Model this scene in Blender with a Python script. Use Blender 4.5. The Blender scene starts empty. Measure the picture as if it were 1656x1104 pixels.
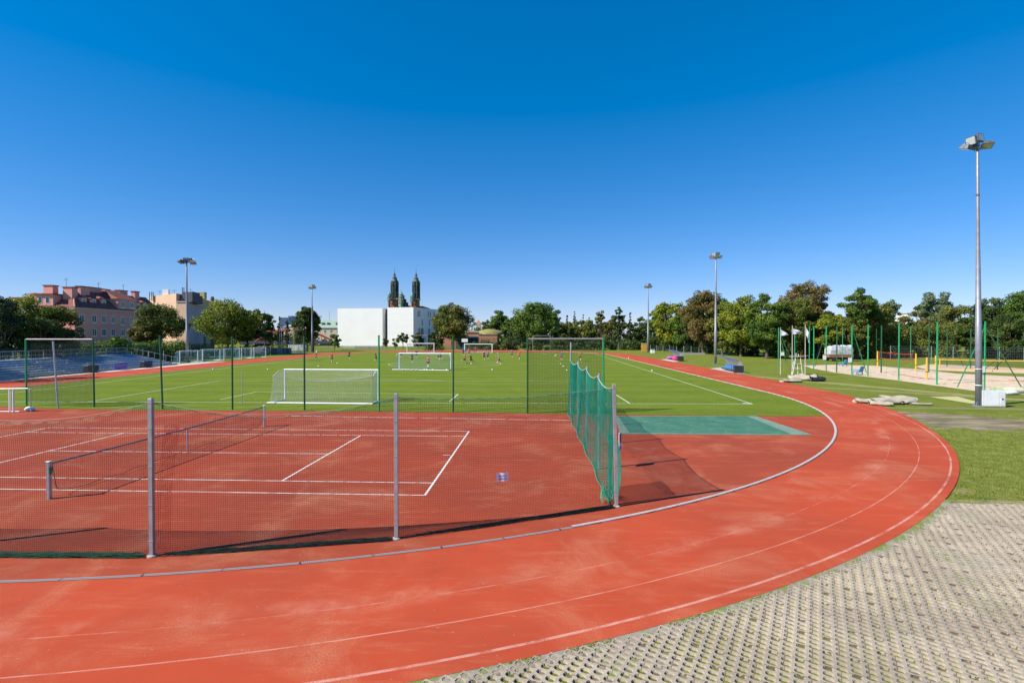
import bpy, bmesh, math, random
import numpy as np
from mathutils import Vector, Matrix
random.seed(7); np.random.seed(7)
R = math.radians
scn = bpy.context.scene
col = scn.collection

# ------------------------------------------------------------------ camera, light, sky
CAM_H, FPX, PITCH = 5.2, 820.0, 0.0128
cd = bpy.data.cameras.new('camera'); cam = bpy.data.objects.new('camera', cd); col.objects.link(cam)
cam.location = (0, 0, CAM_H); cam.rotation_euler = (math.pi/2 - PITCH, 0, 0)
cd.sensor_width = 36; cd.lens = FPX/1656*36; cd.clip_start = .1; cd.clip_end = 9000
scn.camera = cam
SUN_EL = R(40.5); SX, SY = -0.925, -0.38          # the sun stands to the left and a little behind
w = bpy.data.worlds.new('World'); scn.world = w; w.use_nodes = True
nt = w.node_tree; bg = nt.nodes['Background']
sky = nt.nodes.new('ShaderNodeTexSky'); sky.sky_type = 'NISHITA'; sky.sun_disc = False
sky.sun_elevation = SUN_EL; sky.sun_rotation = math.atan2(SX, SY)
sky.altitude = 500; sky.air_density = 1.0; sky.dust_density = 0.0; sky.ozone_density = 7.0
hs = nt.nodes.new('ShaderNodeHueSaturation'); hs.inputs['Saturation'].default_value = 1.3
gmm = nt.nodes.new('ShaderNodeGamma'); gmm.inputs[1].default_value = .73
tnt = nt.nodes.new('ShaderNodeMix'); tnt.data_type = 'RGBA'; tnt.blend_type = 'MULTIPLY'; tnt.inputs[0].default_value = 1; tnt.inputs[7].default_value = (.84, .825, 1.03, 1)
nt.links.new(sky.outputs[0], hs.inputs['Color']); nt.links.new(hs.outputs[0], gmm.inputs[0]); nt.links.new(gmm.outputs[0], tnt.inputs[6]); nt.links.new(tnt.outputs[2], bg.inputs[0])
bg.inputs[1].default_value = 0.148
sd = bpy.data.lights.new('sun', 'SUN'); so = bpy.data.objects.new('sun', sd); col.objects.link(so)
sd.energy = 5.0; sd.angle = R(.5); sd.color = (1, .94, .84)
ce = math.cos(SUN_EL)
so.rotation_euler = Vector((SX*ce, SY*ce, math.sin(SUN_EL))).to_track_quat('Z', 'Y').to_euler()
scn.view_settings.view_transform = 'Standard'; scn.view_settings.look = 'None'
scn.view_settings.exposure = 0.6; scn.view_settings.gamma = 1

# ------------------------------------------------------------------ helpers
def G(px, py, z=0.0):
    "where the line of sight through a point measured on the photograph meets the height z"
    X = (px-828)/FPX; Z = -(py-552)/FPX
    c, s = math.cos(PITCH), math.sin(PITCH)
    d = (X, c+s*Z, -s+c*Z); t = (z-CAM_H)/d[2]
    return Vector((d[0]*t, d[1]*t, z))
def HT(py, Y):
    "height of something seen at row py and standing at distance Y"
    Z = -(py-552)/FPX; c, s = math.cos(PITCH), math.sin(PITCH)
    return CAM_H + (-s+c*Z)*Y/(c+s*Z)
def XA(px, Y): return (px-828)/FPX*Y*0.9999
def S(r, g, b):
    f = lambda v: (v/255/12.92) if v/255 <= .04045 else ((v/255+.055)/1.055)**2.4
    return (f(r), f(g), f(b), 1)

def tag(o, label=None, cat=None, group=None, kind=None):
    if label: o['label'] = label
    if cat: o['category'] = cat
    if group: o['group'] = group
    if kind: o['kind'] = kind
    return o
def thing(name, label, cat, loc=(0, 0, 0), rz=0, group=None):
    o = bpy.data.objects.new(name, None); col.objects.link(o)
    o.location = loc; o.rotation_euler = (0, 0, rz); o.empty_display_size = .3
    return tag(o, label, cat, group)
def children(o): return [c for c in bpy.data.objects if c.parent == o]
def copy_tree(o, parent=None):
    c = o.copy(); col.objects.link(c)
    if parent: c.parent = parent
    for ch in children(o): copy_tree(ch, c)
    return c

class MB:
    def __init__(s): s.v = []; s.f = []; s.uv = None; s.n = 0
    def add(s, vs, fs):
        b = len(s.v); s.v.extend([tuple(p) for p in vs]); s.f.extend([tuple(b+i for i in f) for f in fs]); return s
    def box(s, x0, x1, y0, y1, z0, z1):
        return s.add([(x0,y0,z0),(x1,y0,z0),(x1,y1,z0),(x0,y1,z0),(x0,y0,z1),(x1,y0,z1),(x1,y1,z1),(x0,y1,z1)],
                     [(0,3,2,1),(4,5,6,7),(0,1,5,4),(1,2,6,5),(2,3,7,6),(3,0,4,7)])
    def bbox(s, x0, x1, y0, y1, z0, z1, b=.02):
        "box with chamfered top and bottom edges"
        vs = []; 
        for z, i in ((z0, b), (z0+b, 0), (z1-b, 0), (z1, b)):
            vs += [(x0+i,y0+i,z),(x1-i,y0+i,z),(x1-i,y1-i,z),(x0+i,y1-i,z)]
        fs = [(3,2,1,0),(12,13,14,15)]
        for k in range(3):
            for j in range(4): fs.append((k*4+j, k*4+(j+1)%4, k*4+4+(j+1)%4, k*4+4+j))
        return s.add(vs, fs)
    def tube(s, pts, r, n=8, cap=True):
        pts = [Vector(p) for p in pts]; rs = r if isinstance(r, (list, tuple)) else [r]*len(pts)
        vs = []; fs = []; m = len(pts)
        for i, p in enumerate(pts):
            t = (pts[min(i+1, m-1)]-pts[max(i-1, 0)]).normalized()
            up = Vector((0,0,1)) if abs(t.z) < .9 else Vector((0,1,0))
            a = t.cross(up).normalized(); b = a.cross(t)
            for k in range(n):
                q = 2*math.pi*(k+.5)/n; vs.append(p+a*math.cos(q)*rs[i]+b*math.sin(q)*rs[i])
        for i in range(m-1):
            for k in range(n): fs.append((i*n+k, i*n+(k+1)%n, (i+1)*n+(k+1)%n, (i+1)*n+k))
        if cap: fs.append(tuple(range(n))[::-1]); fs.append(tuple((m-1)*n+k for k in range(n)))
        return s.add(vs, fs)
    def lathe(s, prof, n=16, c=(0,0), rot=0):
        vs = []; fs = []
        for r, z in prof:
            for k in range(n):
                q = 2*math.pi*k/n+rot; vs.append((c[0]+r*math.cos(q), c[1]+r*math.sin(q), z))
        for i in range(len(prof)-1):
            for k in range(n): fs.append((i*n+k, i*n+(k+1)%n, (i+1)*n+(k+1)%n, (i+1)*n+k))
        fs.append(tuple(range(n))[::-1]); fs.append(tuple((len(prof)-1)*n+k for k in range(n)))
        return s.add(vs, fs)
    def prism(s, poly, z0, z1):
        n = len(poly)
        vs = [(p[0],p[1],z0) for p in poly]+[(p[0],p[1],z1) for p in poly]
        return s.add(vs, [tuple(range(n))[::-1], tuple(range(n,2*n))]+[(i,(i+1)%n,n+(i+1)%n,n+i) for i in range(n)])
    def build(s, name, mat, parent=None, smooth=False):
        me = bpy.data.meshes.new(name); me.from_pydata(s.v, [], s.f); me.update()
        if smooth: me.polygons.foreach_set('use_smooth', [True]*len(me.polygons))
        if s.uv:
            l = me.uv_layers.new(name='UVMap')
            li = np.empty(len(me.loops), dtype=np.int32); me.loops.foreach_get('vertex_index', li)
            l.data.foreach_set('uv', np.array(s.uv, dtype=np.float32)[li].ravel())
        if mat: me.materials.append(mat)
        o = bpy.data.objects.new(name, me); col.objects.link(o)
        if parent: o.parent = parent
        return o

# ------------------------------------------------------------------ materials
def newmat(name):
    m = bpy.data.materials.new(name); m.use_nodes = True
    return m, m.node_tree, m.node_tree.nodes['Principled BSDF']
def nd(t, typ, **kw):
    n = t.nodes.new(typ)
    for k, v in kw.items():
        if k.startswith('i_'):
            n.inputs[int(k[2:])].default_value = v
        else: setattr(n, k, v)
    return n
def mth(t, op, a, b=None, c=None, clamp=False):
    n = t.nodes.new('ShaderNodeMath'); n.operation = op; n.use_clamp = clamp
    for i, v in enumerate((a, b, c)):
        if v is None: continue
        if isinstance(v, (int, float)): n.inputs[i].default_value = v
        else: t.links.new(v, n.inputs[i])
    return n.outputs[0]
def noise(t, vec, scale, detail=3, rough=.55, dist=0):
    n = nd(t, 'ShaderNodeTexNoise'); n.inputs['Scale'].default_value = scale
    n.inputs['Detail'].default_value = detail; n.inputs['Roughness'].default_value = rough; n.inputs['Distortion'].default_value = dist
    if vec is not None: t.links.new(vec, n.inputs['Vector'])
    return n.outputs['Fac']
def mapv(t, vec, sc=(1,1,1), rot=(0,0,0), loc=(0,0,0)):
    n = nd(t, 'ShaderNodeMapping'); n.inputs['Scale'].default_value = sc; n.inputs['Rotation'].default_value = rot; n.inputs['Location'].default_value = loc
    t.links.new(vec, n.inputs['Vector']); return n.outputs[0]
def mix(t, f, a, b, mode='MIX'):
    n = nd(t, 'ShaderNodeMix', data_type='RGBA', blend_type=mode)
    for i, v in ((0, f), (6, a), (7, b)):
        if isinstance(v, (int, float)): n.inputs[i].default_value = v
        elif isinstance(v, tuple): n.inputs[i].default_value = v if len(v) == 4 else v+(1,)
        else: t.links.new(v, n.inputs[i])
    return n.outputs[2]
def ramp(t, f, lo, hi):
    n = nd(t, 'ShaderNodeMapRange', clamp=True); n.interpolation_type = 'SMOOTHSTEP'
    t.links.new(f, n.inputs[0]); n.inputs[1].default_value = lo; n.inputs[2].default_value = hi
    return n.outputs[0]
def bump(t, b, h, st, dist=.02):
    n = nd(t, 'ShaderNodeBump'); n.inputs['Strength'].default_value = st; n.inputs['Distance'].default_value = dist
    t.links.new(h, n.inputs['Height']); t.links.new(n.outputs[0], b.inputs['Normal'])
def objco(t): return nd(t, 'ShaderNodeTexCoord').outputs['Object']
MATS = {}
def mat(name, c, c2=None, rough=.7, metal=0, scale=3, bumpst=0, detail=4, spec=None):
    if name in MATS: return MATS[name]
    m, t, b = newmat(name); co = objco(t)
    if c2 is None: c2 = tuple(v*.8 for v in c[:3])+(1,)
    f = ramp(t, noise(t, co, scale, detail), .3, .7)
    t.links.new(mix(t, f, c, c2), b.inputs['Base Color'])
    b.inputs['Roughness'].default_value = rough; b.inputs['Metallic'].default_value = metal
    if spec is not None: b.inputs['Specular IOR Level'].default_value = spec
    if bumpst: bump(t, b, noise(t, co, scale*6, 3), bumpst)
    MATS[name] = m; return m

def rubber(name, lanes=(), worn_outer=None, dark=0.0, curve=True):
    "red running surface: granules, dust, scuffs; lane lines from the UV (u metres along, v metres across)"
    m, t, b = newmat(name); co = objco(t)
    base = mix(t, ramp(t, noise(t, co, .22, 5, .6), .3, .72), (.46-.15*dark, .068-.012*dark, .026, 1), (.37-.13*dark, .060-.009*dark, .027, 1))
    base = mix(t, mth(t, 'MULTIPLY', ramp(t, noise(t, co, 90, 2, .6), .42, .75), .22), base, (.22, .03, .02, 1))
    base = mix(t, mth(t, 'MULTIPLY', ramp(t, noise(t, co, 260, 1, .6), .55, .8), .25), base, (.62, .14, .09, 1))
    d1 = ramp(t, noise(t, mapv(t, co, (1, 1.0, 1), (0, 0, .6)), .33, 6, .68, .6), .46, .74)
    d2 = ramp(t, noise(t, mapv(t, co, (.5, 3.0, 1), (0, 0, .35)), .9, 5, .7), .50, .80)
    dust = mth(t, 'MULTIPLY', mth(t, 'ADD', mth(t, 'MULTIPLY', d1, .44), mth(t, 'MULTIPLY', d2, .34)), ramp(t, noise(t, co, 30, 2), .25, .6))
    base = mix(t, dust, base, (.55, .25, .14, 1))
    # dark damp patches and small specks of litter
    dk = mth(t, 'MULTIPLY', ramp(t, noise(t, mapv(t, co, (1, 1, 1), (0, 0, 0), (31, 7, 0)), .5, 5, .6), .56, .8), .45)
    base = mix(t, dk, base, (.26, .045, .028, 1))
    sp = ramp(t, noise(t, co, 14, 0, .5), .80, .83)
    base = mix(t, mth(t, 'MULTIPLY', sp, .12), base, (.7, .5, .4, 1))
    if lanes:
        uvn = nd(t, 'ShaderNodeUVMap'); sx = nd(t, 'ShaderNodeSeparateXYZ'); t.links.new(uvn.outputs[0], sx.inputs[0])
        vcoord = sx.outputs['Y']
        wear = noise(t, co, 1.3, 5, .65); fine = noise(t, co, 55, 3, .7)
        for v0, hw, amount, sel in lanes:
            dd = mth(t, 'ABSOLUTE', mth(t, 'SUBTRACT', vcoord, v0))
            ln = mth(t, 'SUBTRACT', 1.0, ramp(t, dd, hw*.7, hw*1.25))
            wr = mth(t, 'ADD', mth(t, 'MULTIPLY', wear, .55), mth(t, 'MULTIPLY', fine, .5))
            k = mth(t, 'MULTIPLY', mth(t, 'MULTIPLY', ln, ramp(t, wr, sel, sel+.16)), amount)
            base = mix(t, k, base, (.78, .60, .52, 1))
        # rubbed dusty ribbon round the third lane
        dd = mth(t, 'ABSOLUTE', mth(t, 'SUBTRACT', vcoord, 2.05))
        rb = mth(t, 'MULTIPLY', mth(t, 'SUBTRACT', 1.0, ramp(t, dd, .02, .5)), ramp(t, noise(t, mapv(t, co, (1,1,1), (0,0,0), (3,9,0)), .35, 5, .7), .45, .7))
        base = mix(t, mth(t, 'MULTIPLY', rb, .42), base, (.62, .30, .21, 1))
    t.links.new(base, b.inputs['Base Color']); b.inputs['Roughness'].default_value = .85
    b.inputs['Specular IOR Level'].default_value = .10
    bump(t, b, noise(t, co, 160, 2, .7), .35, .006)
    return m

def make_grass(name, a, b2, dry, dryamt, stripes=False, soil=False):
    m, t, b = newmat(name); co = objco(t)
    f = ramp(t, noise(t, co, .35, 6, .65), .3, .7)
    c = mix(t, f, a, b2)
    c = mix(t, mth(t, 'MULTIPLY', ramp(t, noise(t, mapv(t, co, (1, .35, 1)), 9, 4, .7), .35, .75), .5), c, tuple(v*.5 for v in a[:3])+(1,))
    c = mix(t, mth(t, 'MULTIPLY', ramp(t, noise(t, co, .9, 6, .7), .48, .8), dryamt), c, dry)
    if stripes:
        w_ = nd(t, 'ShaderNodeTexWave'); w_.bands_direction = 'Y'; w_.inputs['Scale'].default_value = .055; w_.inputs['Distortion'].default_value = .6
        w_.inputs['Detail'].default_value = 2
        t.links.new(co, w_.inputs['Vector'])
        c = mix(t, mth(t, 'MULTIPLY', w_.outputs['Fac'], .16), c, tuple(v*1.5 for v in b2[:3])+(1,))
        c = mix(t, mth(t, 'MULTIPLY', ramp(t, noise(t, mapv(t, co, (.12, 1.6, 1), (0,0,.02)), 1.6, 4, .7), .45, .7), .25), c, tuple(v*.6 for v in b2[:3])+(1,))
    if soil:
        sx = nd(t, 'ShaderNodeSeparateXYZ'); t.links.new(co, sx.inputs[0])
        nz = noise(t, co, .8, 5, .7)
        def blob(cx, cy, rx, ry, rot, colr, amt, c, n0=.9):
            dx = mth(t, 'SUBTRACT', sx.outputs[0], cx); dy = mth(t, 'SUBTRACT', sx.outputs[1], cy)
            ca, sa = math.cos(rot), math.sin(rot)
            u = mth(t, 'DIVIDE', mth(t, 'ADD', mth(t, 'MULTIPLY', dx, ca), mth(t, 'MULTIPLY', dy, sa)), rx)
            v = mth(t, 'DIVIDE', mth(t, 'SUBTRACT', mth(t, 'MULTIPLY', dy, ca), mth(t, 'MULTIPLY', dx, sa)), ry)
            r = mth(t, 'SQRT', mth(t, 'ADD', mth(t, 'MULTIPLY', u, u), mth(t, 'MULTIPLY', v, v)))
            r = mth(t, 'ADD', r, mth(t, 'MULTIPLY', mth(t, 'SUBTRACT', nz, .5), n0*2))
            k = mth(t, 'MULTIPLY', mth(t, 'SUBTRACT', 1.0, ramp(t, r, .7, 1.15)), amt)
            return mix(t, k, c, colr)
        p1 = G(1560, 682); p2 = G(1440, 625)
        soilc = mix(t, ramp(t, noise(t, mapv(t, co, (.35, 1.4, 1), (0, 0, .3)), 1.1, 6, .7), .35, .65), (.38, .30, .20, 1), (.14, .115, .085, 1))
        c = blob(p1.x-.3, p1.y, 8.5, 2.7, -.3, soilc, .88, c, 2.2)
        c = blob(G(1470,668).x, G(1470,668).y, 5.5, 1.3, -.5, soilc, .9, c, 1.4)
        p = G(1380, 622); c = blob(p.x, p.y, 22, 1.0, -1.15, (.42, .36, .17, 1), .45, c, 1.3)
        p = G(1560, 640); c = blob(p.x, p.y, 13, .8, -.75, (.36, .30, .17, 1), .45, c, 1.3)
        p = G(1600, 660); c = blob(p.x, p.y, 7, .5, -.1, (.30, .25, .15, 1), .5, c)
        p = G(1656, 800); c = blob(p.x, p.y, 3.4, .45, -.3, (.30, .24, .12, 1), .7, c)
    t.links.new(c, b.inputs['Base Color']); b.inputs['Roughness'].default_value = .95
    b.inputs['Specular IOR Level'].default_value = .05
    bump(t, b, noise(t, mapv(t, co, (1,1,1)), 28, 4, .75), .8, .06)
    return m

M_track = rubber('track rubber', lanes=[(1.08, .014, .12, .54), (2.16, .017, .22, .48), (3.22, .018, .28, .42), (4.24, .034, .38, .42), (5.4, .02, .12, .5)])
M_dzone = rubber('infield rubber', dark=.75)
M_turf = make_grass('pitch turf', (.128, .182, .020, 1), (.165, .212, .024, 1), (.26, .25, .06, 1), .30, stripes=True)
M_lawn = make_grass('lawn', (.14, .180, .024, 1), (.20, .225, .036, 1), (.33, .29, .12, 1), .40, soil=True)
M_white = mat('white paint', (.80, .80, .77, 1), (.70, .70, .68, 1), .5, scale=5)
M_line = mat('line paint', (.80, .77, .72, 1), (.66, .60, .54, 1), .7, scale=7)
M_tline = mat('turf line', (.62, .66, .55, 1), (.38, .45, .28, 1), .9, scale=9)
M_galv = mat('galvanised steel', (.48, .50, .52, 1), (.36, .38, .41, 1), .42, .55, scale=6)
M_galvp = mat('grey painted post', (.36, .34, .36, 1), (.28, .27, .29, 1), .45, .25, scale=5)
M_gpost = mat('green post', (.015, .30, .11, 1), (.012, .22, .08, 1), .45, scale=5)
M_dgpost = mat('dark green post', (.008, .10, .040, 1), (.006, .07, .03, 1), .5, scale=5)
M_teal = mat('teal netting', (.0, .36, .22, 1), (.0, .28, .18, 1), .7)
M_dnet = mat('dark green netting', (.018, .055, .038, 1), (.012, .04, .03, 1), .8)
M_blknet = mat('black netting', (.02, .02, .022, 1), (.015, .015, .015, 1), .8)
M_wnet = mat('white netting', (.72, .74, .70, 1), (.62, .64, .60, 1), .8)
M_bnet = mat('blue netting', (.10, .32, .42, 1), (.08, .26, .36, 1), .8)
M_conc = mat('concrete', (.42, .40, .37, 1), (.33, .31, .29, 1), .9, scale=2, bumpst=.3)
M_kerb = mat('kerb', (.50, .45, .42, 1), (.40, .36, .34, 1), .8, scale=6)
M_black = mat('black plastic', (.02, .02, .024, 1), (.03, .03, .035, 1), .5)
M_blue = mat('blue seat', (.012, .22, .66, 1), (.01, .17, .54, 1), .4)
M_yellow = mat('yellow post', (.75, .40, .03, 1), (.65, .33, .03, 1), .5)
M_red = mat('red band', (.55, .03, .03, 1), (.42, .02, .02, 1), .6)
M_orange = mat('orange band', (.85, .45, .06, 1), (.75, .38, .05, 1), .6)
M_sand = mat('beach sand', (.62, .48, .33, 1), (.50, .38, .26, 1), .95, scale=1.2, bumpst=1.0, detail=8)
M_brick = mat('brick', (.36, .13, .07, 1), (.26, .10, .06, 1), .9, scale=2)
M_glass = mat('window glass', (.06, .08, .11, 1), (.03, .045, .06, 1), .12)
M_frame = mat('window frame', (.78, .78, .76, 1), (.68, .68, .68, 1), .6)

# ------------------------------------------------------------------ ground and track
C1 = Vector((-13.0, 46.7, 0)); C2 = Vector((-10.6, 131.0, 0)); RAD = 36.2
ax = (C2-C1).normalized(); side = Vector((ax.y, -ax.x, 0))     # side points to the right
def stadium():
    "centre-side edge of the track, counter-clockwise starting at the end of the left straight; returns (point, outward normal, width)"
    out = []
    a0 = math.atan2(-side.y, -side.x)
    N = 120
    for i in range(N+1):
        q = a0+math.pi*i/N; n = Vector((math.cos(q), math.sin(q), 0)); f = i/N
        wd = float(np.interp(f, [0, .05, .12, .22, .62, .74, .86, .93, 1], [8.2, 6.8, 5.4, 4.55, 4.6, 4.5, 4.5, 5.0, 6.1]))
        out.append((C1+n*RAD, n, wd))
    L = (C2-C1).length
    for i in range(1, 40): out.append((C1+side*RAD+ax*L*i/40, side.copy(), min(6.6, 6.1+i*.1)))
    for i in range(N+1):
        q = a0+math.pi+math.pi*i/N; n = Vector((math.cos(q), math.sin(q), 0)); f = i/N
        out.append((C2+n*RAD, n, 6.6+(8.2-6.6)*f))
    for i in range(1, 40): out.append((C2-side*RAD-ax*L*i/40, -side, 8.2))
    return out
ST = stadium()
def ring(o0, o1, z0, z1, name, m, sel=None, closed=True):
    "ribbon between offsets o0 and o1 (numbers or functions of the local width), UV in metres"
    mb = MB(); uv = []; s = 0; prev = None; n = len(ST); idx = list(range(n))+([0] if closed else [])
    for j, i in enumerate(idx):
        p, nn, wd = ST[i]
        if prev is not None: s += (p-prev).length
        prev = p
        a = o0(wd) if callable(o0) else o0; b = o1(wd) if callable(o1) else o1
        q = p+nn*a; r = p+nn*b
        mb.v += [(q.x, q.y, z0), (r.x, r.y, z1)]; uv += [(s, a), (s, b)]
        if j and (sel is None or sel(i)): k = 2*j; mb.f.append((k-2, k-1, k+1, k))
    mb.uv = uv
    return mb.build(name, m)
def struct(o): return tag(o, kind='structure')

mb = MB()
# ground sheet with gentle noise far away, one sheet to the horizon
xs = [-4000,-1500,-600,-300]+[i*20 for i in range(-12, 13)]+[300,600,1500,4000]
ys = [-300,-100,-40]+[i*20 for i in range(-1, 16)]+[400,700,1500,3000,6000]
for y in ys:
    for x in xs: mb.v.append((x, y, -.03))
nx = len(xs)
for j in range(len(ys)-1):
    for i in range(nx-1): mb.f.append((j*nx+i, j*nx+i+1, (j+1)*nx+i+1, (j+1)*nx+i))
struct(mb.build('ground', M_lawn))
# infield: red rubber under everything inside the track
mb = MB(); mb.v = [(p.x+n.x*.05, p.y+n.y*.05, -.010) for p, n, w_ in ST]; mb.f = [tuple(range(len(ST)))]
struct(mb.build('infield_surface', M_dzone))
struct(ring(-.02, lambda w_: w_, 0, 0, 'running_track', M_track))
# turf of the pitch between the two D zones
near = [G(0, 657), G(94, 660.5), G(263, 663), G(400, 664), G(612, 665), G(733, 666.5), G(850, 668), G(925, 669), G(1100, 671), G(1312, 673)]
slope = (near[-1]-near[2]); slope = slope/slope.x
def neary(x):
    for a, b in zip(near[:-1], near[1:]):
        if a.x <= x <= b.x: return a.y+(b.y-a.y)*(x-a.x)/(b.x-a.x)
    return near[0].y if x < near[0].x else near[-1].y
pts = [(p.x-n.x*.05, p.y-n.y*.05) for p, n, w_ in ST]
poly = [(x, y) for x, y in pts if neary(x) < y < 150.5]
# order: walk round by angle about the centre, then add near edge points
nr = [(p.x, p.y) for p in near if p.x > -47 and p.x < 18]
cc = (-12, 95)
allp = sorted(set(poly+nr+[(-46.5, neary(-46.5)), (18.6, neary(18.6)), (-41.0, 150.5), (17, 150.5)]), key=lambda p: math.atan2(p[1]-cc[1], p[0]-cc[0]))
mb = MB(); mb.v = [(x, y, .0) for x, y in allp]+[(cc[0], cc[1], 0)]
n_ = len(allp); mb.f = [(i, (i+1) % n_, n_) for i in range(n_)]
struct(mb.build('football_pitch', M_turf))

def line_strip(mb, pts, wd, z=.004):
    pts = [Vector((p[0], p[1], 0)) for p in pts]
    vs = []
    for i, p in enumerate(pts):
        d = (pts[min(i+1, len(pts)-1)]-pts[max(i-1, 0)]).normalized(); n = Vector((-d.y, d.x, 0))*wd/2
        vs += [(p.x+n.x, p.y+n.y, z), (p.x-n.x, p.y-n.y, z)]
    mb.add(vs, [(2*i, 2*i+1, 2*i+3, 2*i+2) for i in range(len(pts)-1)])
# ---- pitch lines
LW = .11
mb = MB()
cr = G(1217, 653); ang = math.atan2(neary(10)-neary(-40), 50)
gl = lambda x: cr.y + (x-cr.x)*(-.0235)                       # goal line
lx0, lx1 = -44.8, cr.x
def tl(y, right=True): return (cr.x+.046*(y-cr.y)) if right else (-44.8+.0*(y-40))
GY = 149.0
line_strip(mb, [(lx0, gl(lx0)), (lx1, gl(lx1))], LW)
line_strip(mb, [(tl(cr.y), cr.y), (tl(GY), GY)], LW, .0045)
line_strip(mb, [(lx0, gl(lx0)), (lx0, GY+1)], LW, .0045)
line_strip(mb, [(lx0, GY), (tl(GY), GY)], LW, .005)
h0 = G(455, 588); h1 = G(1100, 588.5)
line_strip(mb, [(lx0, h0.y), (tl(h0.y), h0.y)], LW*1.1, .005)
cxm, cym = G(720, 588.2).x, h0.y
line_strip(mb, [(cxm+10.0*math.cos(a*math.pi/32), cym+10.0*math.sin(a*math.pi/32)) for a in range(65)], LW*1.1, .0055)
# penalty area and goal area, near end
p0 = G(355, 615.5); gx = cxm
PW, PD, GW, GD = G(355,615.5), G(355,615.5).y, 0, 0
plx = G(94, 645.5).x; 
line_strip(mb, [(p0.x+.2, gl(p0.x)), (p0.x, p0.y)], LW, .005)
line_strip(mb, [(p0.x, p0.y), (p0.x+42.5, p0.y-.6)], LW, .0052)
line_strip(mb, [(p0.x+42.5, p0.y-.6), (p0.x+42.2, gl(p0.x+42.2))], LW, .005)
ga = G(414.7, 633.3); gb = G(741, 637.3); gc = G(727, 648.7); gd = G(356, 646)
line_strip(mb, [gd, ga], LW, .005); line_strip(mb, [ga, gb], LW, .0052); line_strip(mb, [gb, gc], LW, .005)
pc = G(560, 626)
arc = [(cxm-1.5+9.6*math.cos(a), 49.6+9.6*math.sin(a)) for a in [R(38+i*4.0) for i in range(27)]]
line_strip(mb, [q for q in arc if q[1] > p0.y-.3], LW, .0054)
# far areas
line_strip(mb, [(cxm-21, GY), (cxm-21, GY-17), (cxm+21, GY-17), (cxm+21, GY)], LW, .0056)
line_strip(mb, [G(900, 572.5), G(896.5, 576)], .25, .006)
line_strip(mb, [(cr.x, cr.y-.0), (cr.x-.5, cr.y+.5)], .3, .007)
struct(mb.build('pitch_lines', M_tline))
# ---- tennis court lines (11.885 x 10.97 half court), measured pose
tx, ty, ta = -14.68, 16.98, -.046
def TC(u, v): 
    return (tx+u*math.cos(ta)-v*math.sin(ta), ty+u*math.sin(ta)+v*math.cos(ta))
mb = MB(); tz = .0; W5 = .055
for a, b, z in [((-11.885,0),(11.885,0),0),((-11.885,1.37),(11.885,1.37),0),((-11.885,9.6),(11.885,9.6),0),((-11.885,10.97),(11.885,10.97),0),
             ((11.86,0),(11.86,10.97),1),((-11.86,0),(-11.86,10.97),1),((-6.4,1.37),(-6.4,9.6),1),((6.4,1.37),(6.4,9.6),1),((-6.4,5.485),(6.4,5.485),2),
             ((11.75,5.485),(11.45,5.485),2),((-11.75,5.485),(-11.45,5.485),2)]:
    line_strip(mb, [TC(*a), TC(*b)], W5 if z != 1 else .075, -.005+z*.0007)
struct(mb.build('tennis_court_lines', M_line))
M_line2 = mat('worn line paint', (.56, .30, .23, 1), (.44, .12, .08, 1), .8, scale=4)
mb = MB()
line_strip(mb, [G(463, 672), G(780, 677), G(925, 679.5)], .07, -.004)
struct(mb.build('runway_line', M_line))
mb = MB()
for a, b in (((430, 677.5), (925, 686.5)), ((440, 682), (925, 692.5)), ((30, 682), (130, 682.5)), ((1000, 684), (1120, 686))): line_strip(mb, [G(*a), G(*b)], .04, -.0045)
struct(mb.build('worn_runway_lines', M_line2))
# ---- kerb: pale kerb round the right part, slotted drain on the left part of the near bend
def ang_of(i): 
    p = ST[i][0]-C1; return math.degrees(math.atan2(p.y, p.x))
near_b = lambda i: i <= 120 and ang_of(i) < -67
m, t, b = newmat('slotted drain'); uvn = nd(t, 'ShaderNodeUVMap'); sx = nd(t, 'ShaderNodeSeparateXYZ'); t.links.new(uvn.outputs[0], sx.inputs[0])
fr = mth(t, 'FRACT', mth(t, 'MULTIPLY', sx.outputs['X'], 22.0)); slot = mth(t, 'GREATER_THAN', fr, .55)
mid = mth(t, 'LESS_THAN', mth(t, 'ABSOLUTE', mth(t, 'ADD', sx.outputs['Y'], .05)), .035)
jt = mth(t, 'LESS_THAN', mth(t, 'FRACT', mth(t, 'MULTIPLY', sx.outputs['X'], .62)), .02)
k = mth(t, 'MAXIMUM', mth(t, 'MULTIPLY', slot, mid), jt)
t.links.new(mix(t, k, (.34, .31, .31, 1), (.02, .015, .015, 1)), b.inputs['Base Color']); b.inputs['Roughness'].default_value = .6
struct(ring(-.10, 0.0, .012, .012, 'slot_drain', m, lambda i: near_b(i) or near_b(i-1)))
for a, bb, z0, z1 in ((-.12, -.119, -.02, .03), (-.119, 0.0, .03, .03), (0.0, .001, .03, -.02)): pass
mbk = MB()
prevq = None
seq = [i for i in range(len(ST)) if not near_b(i)]
for j, i in enumerate(seq):
    p, n, wd = ST[i]
    prof = [(-.13, -.02), (-.13, .028), (-.11, .038), (-.03, .038), (-.03, .05), (-.01, .028), (-.01, -.02)]
    vs = [(p.x+n.x*a, p.y+n.y*a, z) for a, z in prof]; b0 = len(mbk.v); mbk.v += vs
    if j and seq[j-1] == i-1:
        for k_ in range(5): mbk.f.append((b0-6+k_, b0+k_, b0+k_+1, b0-6+k_+1))
struct(mbk.build('kerb', M_kerb))

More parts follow.
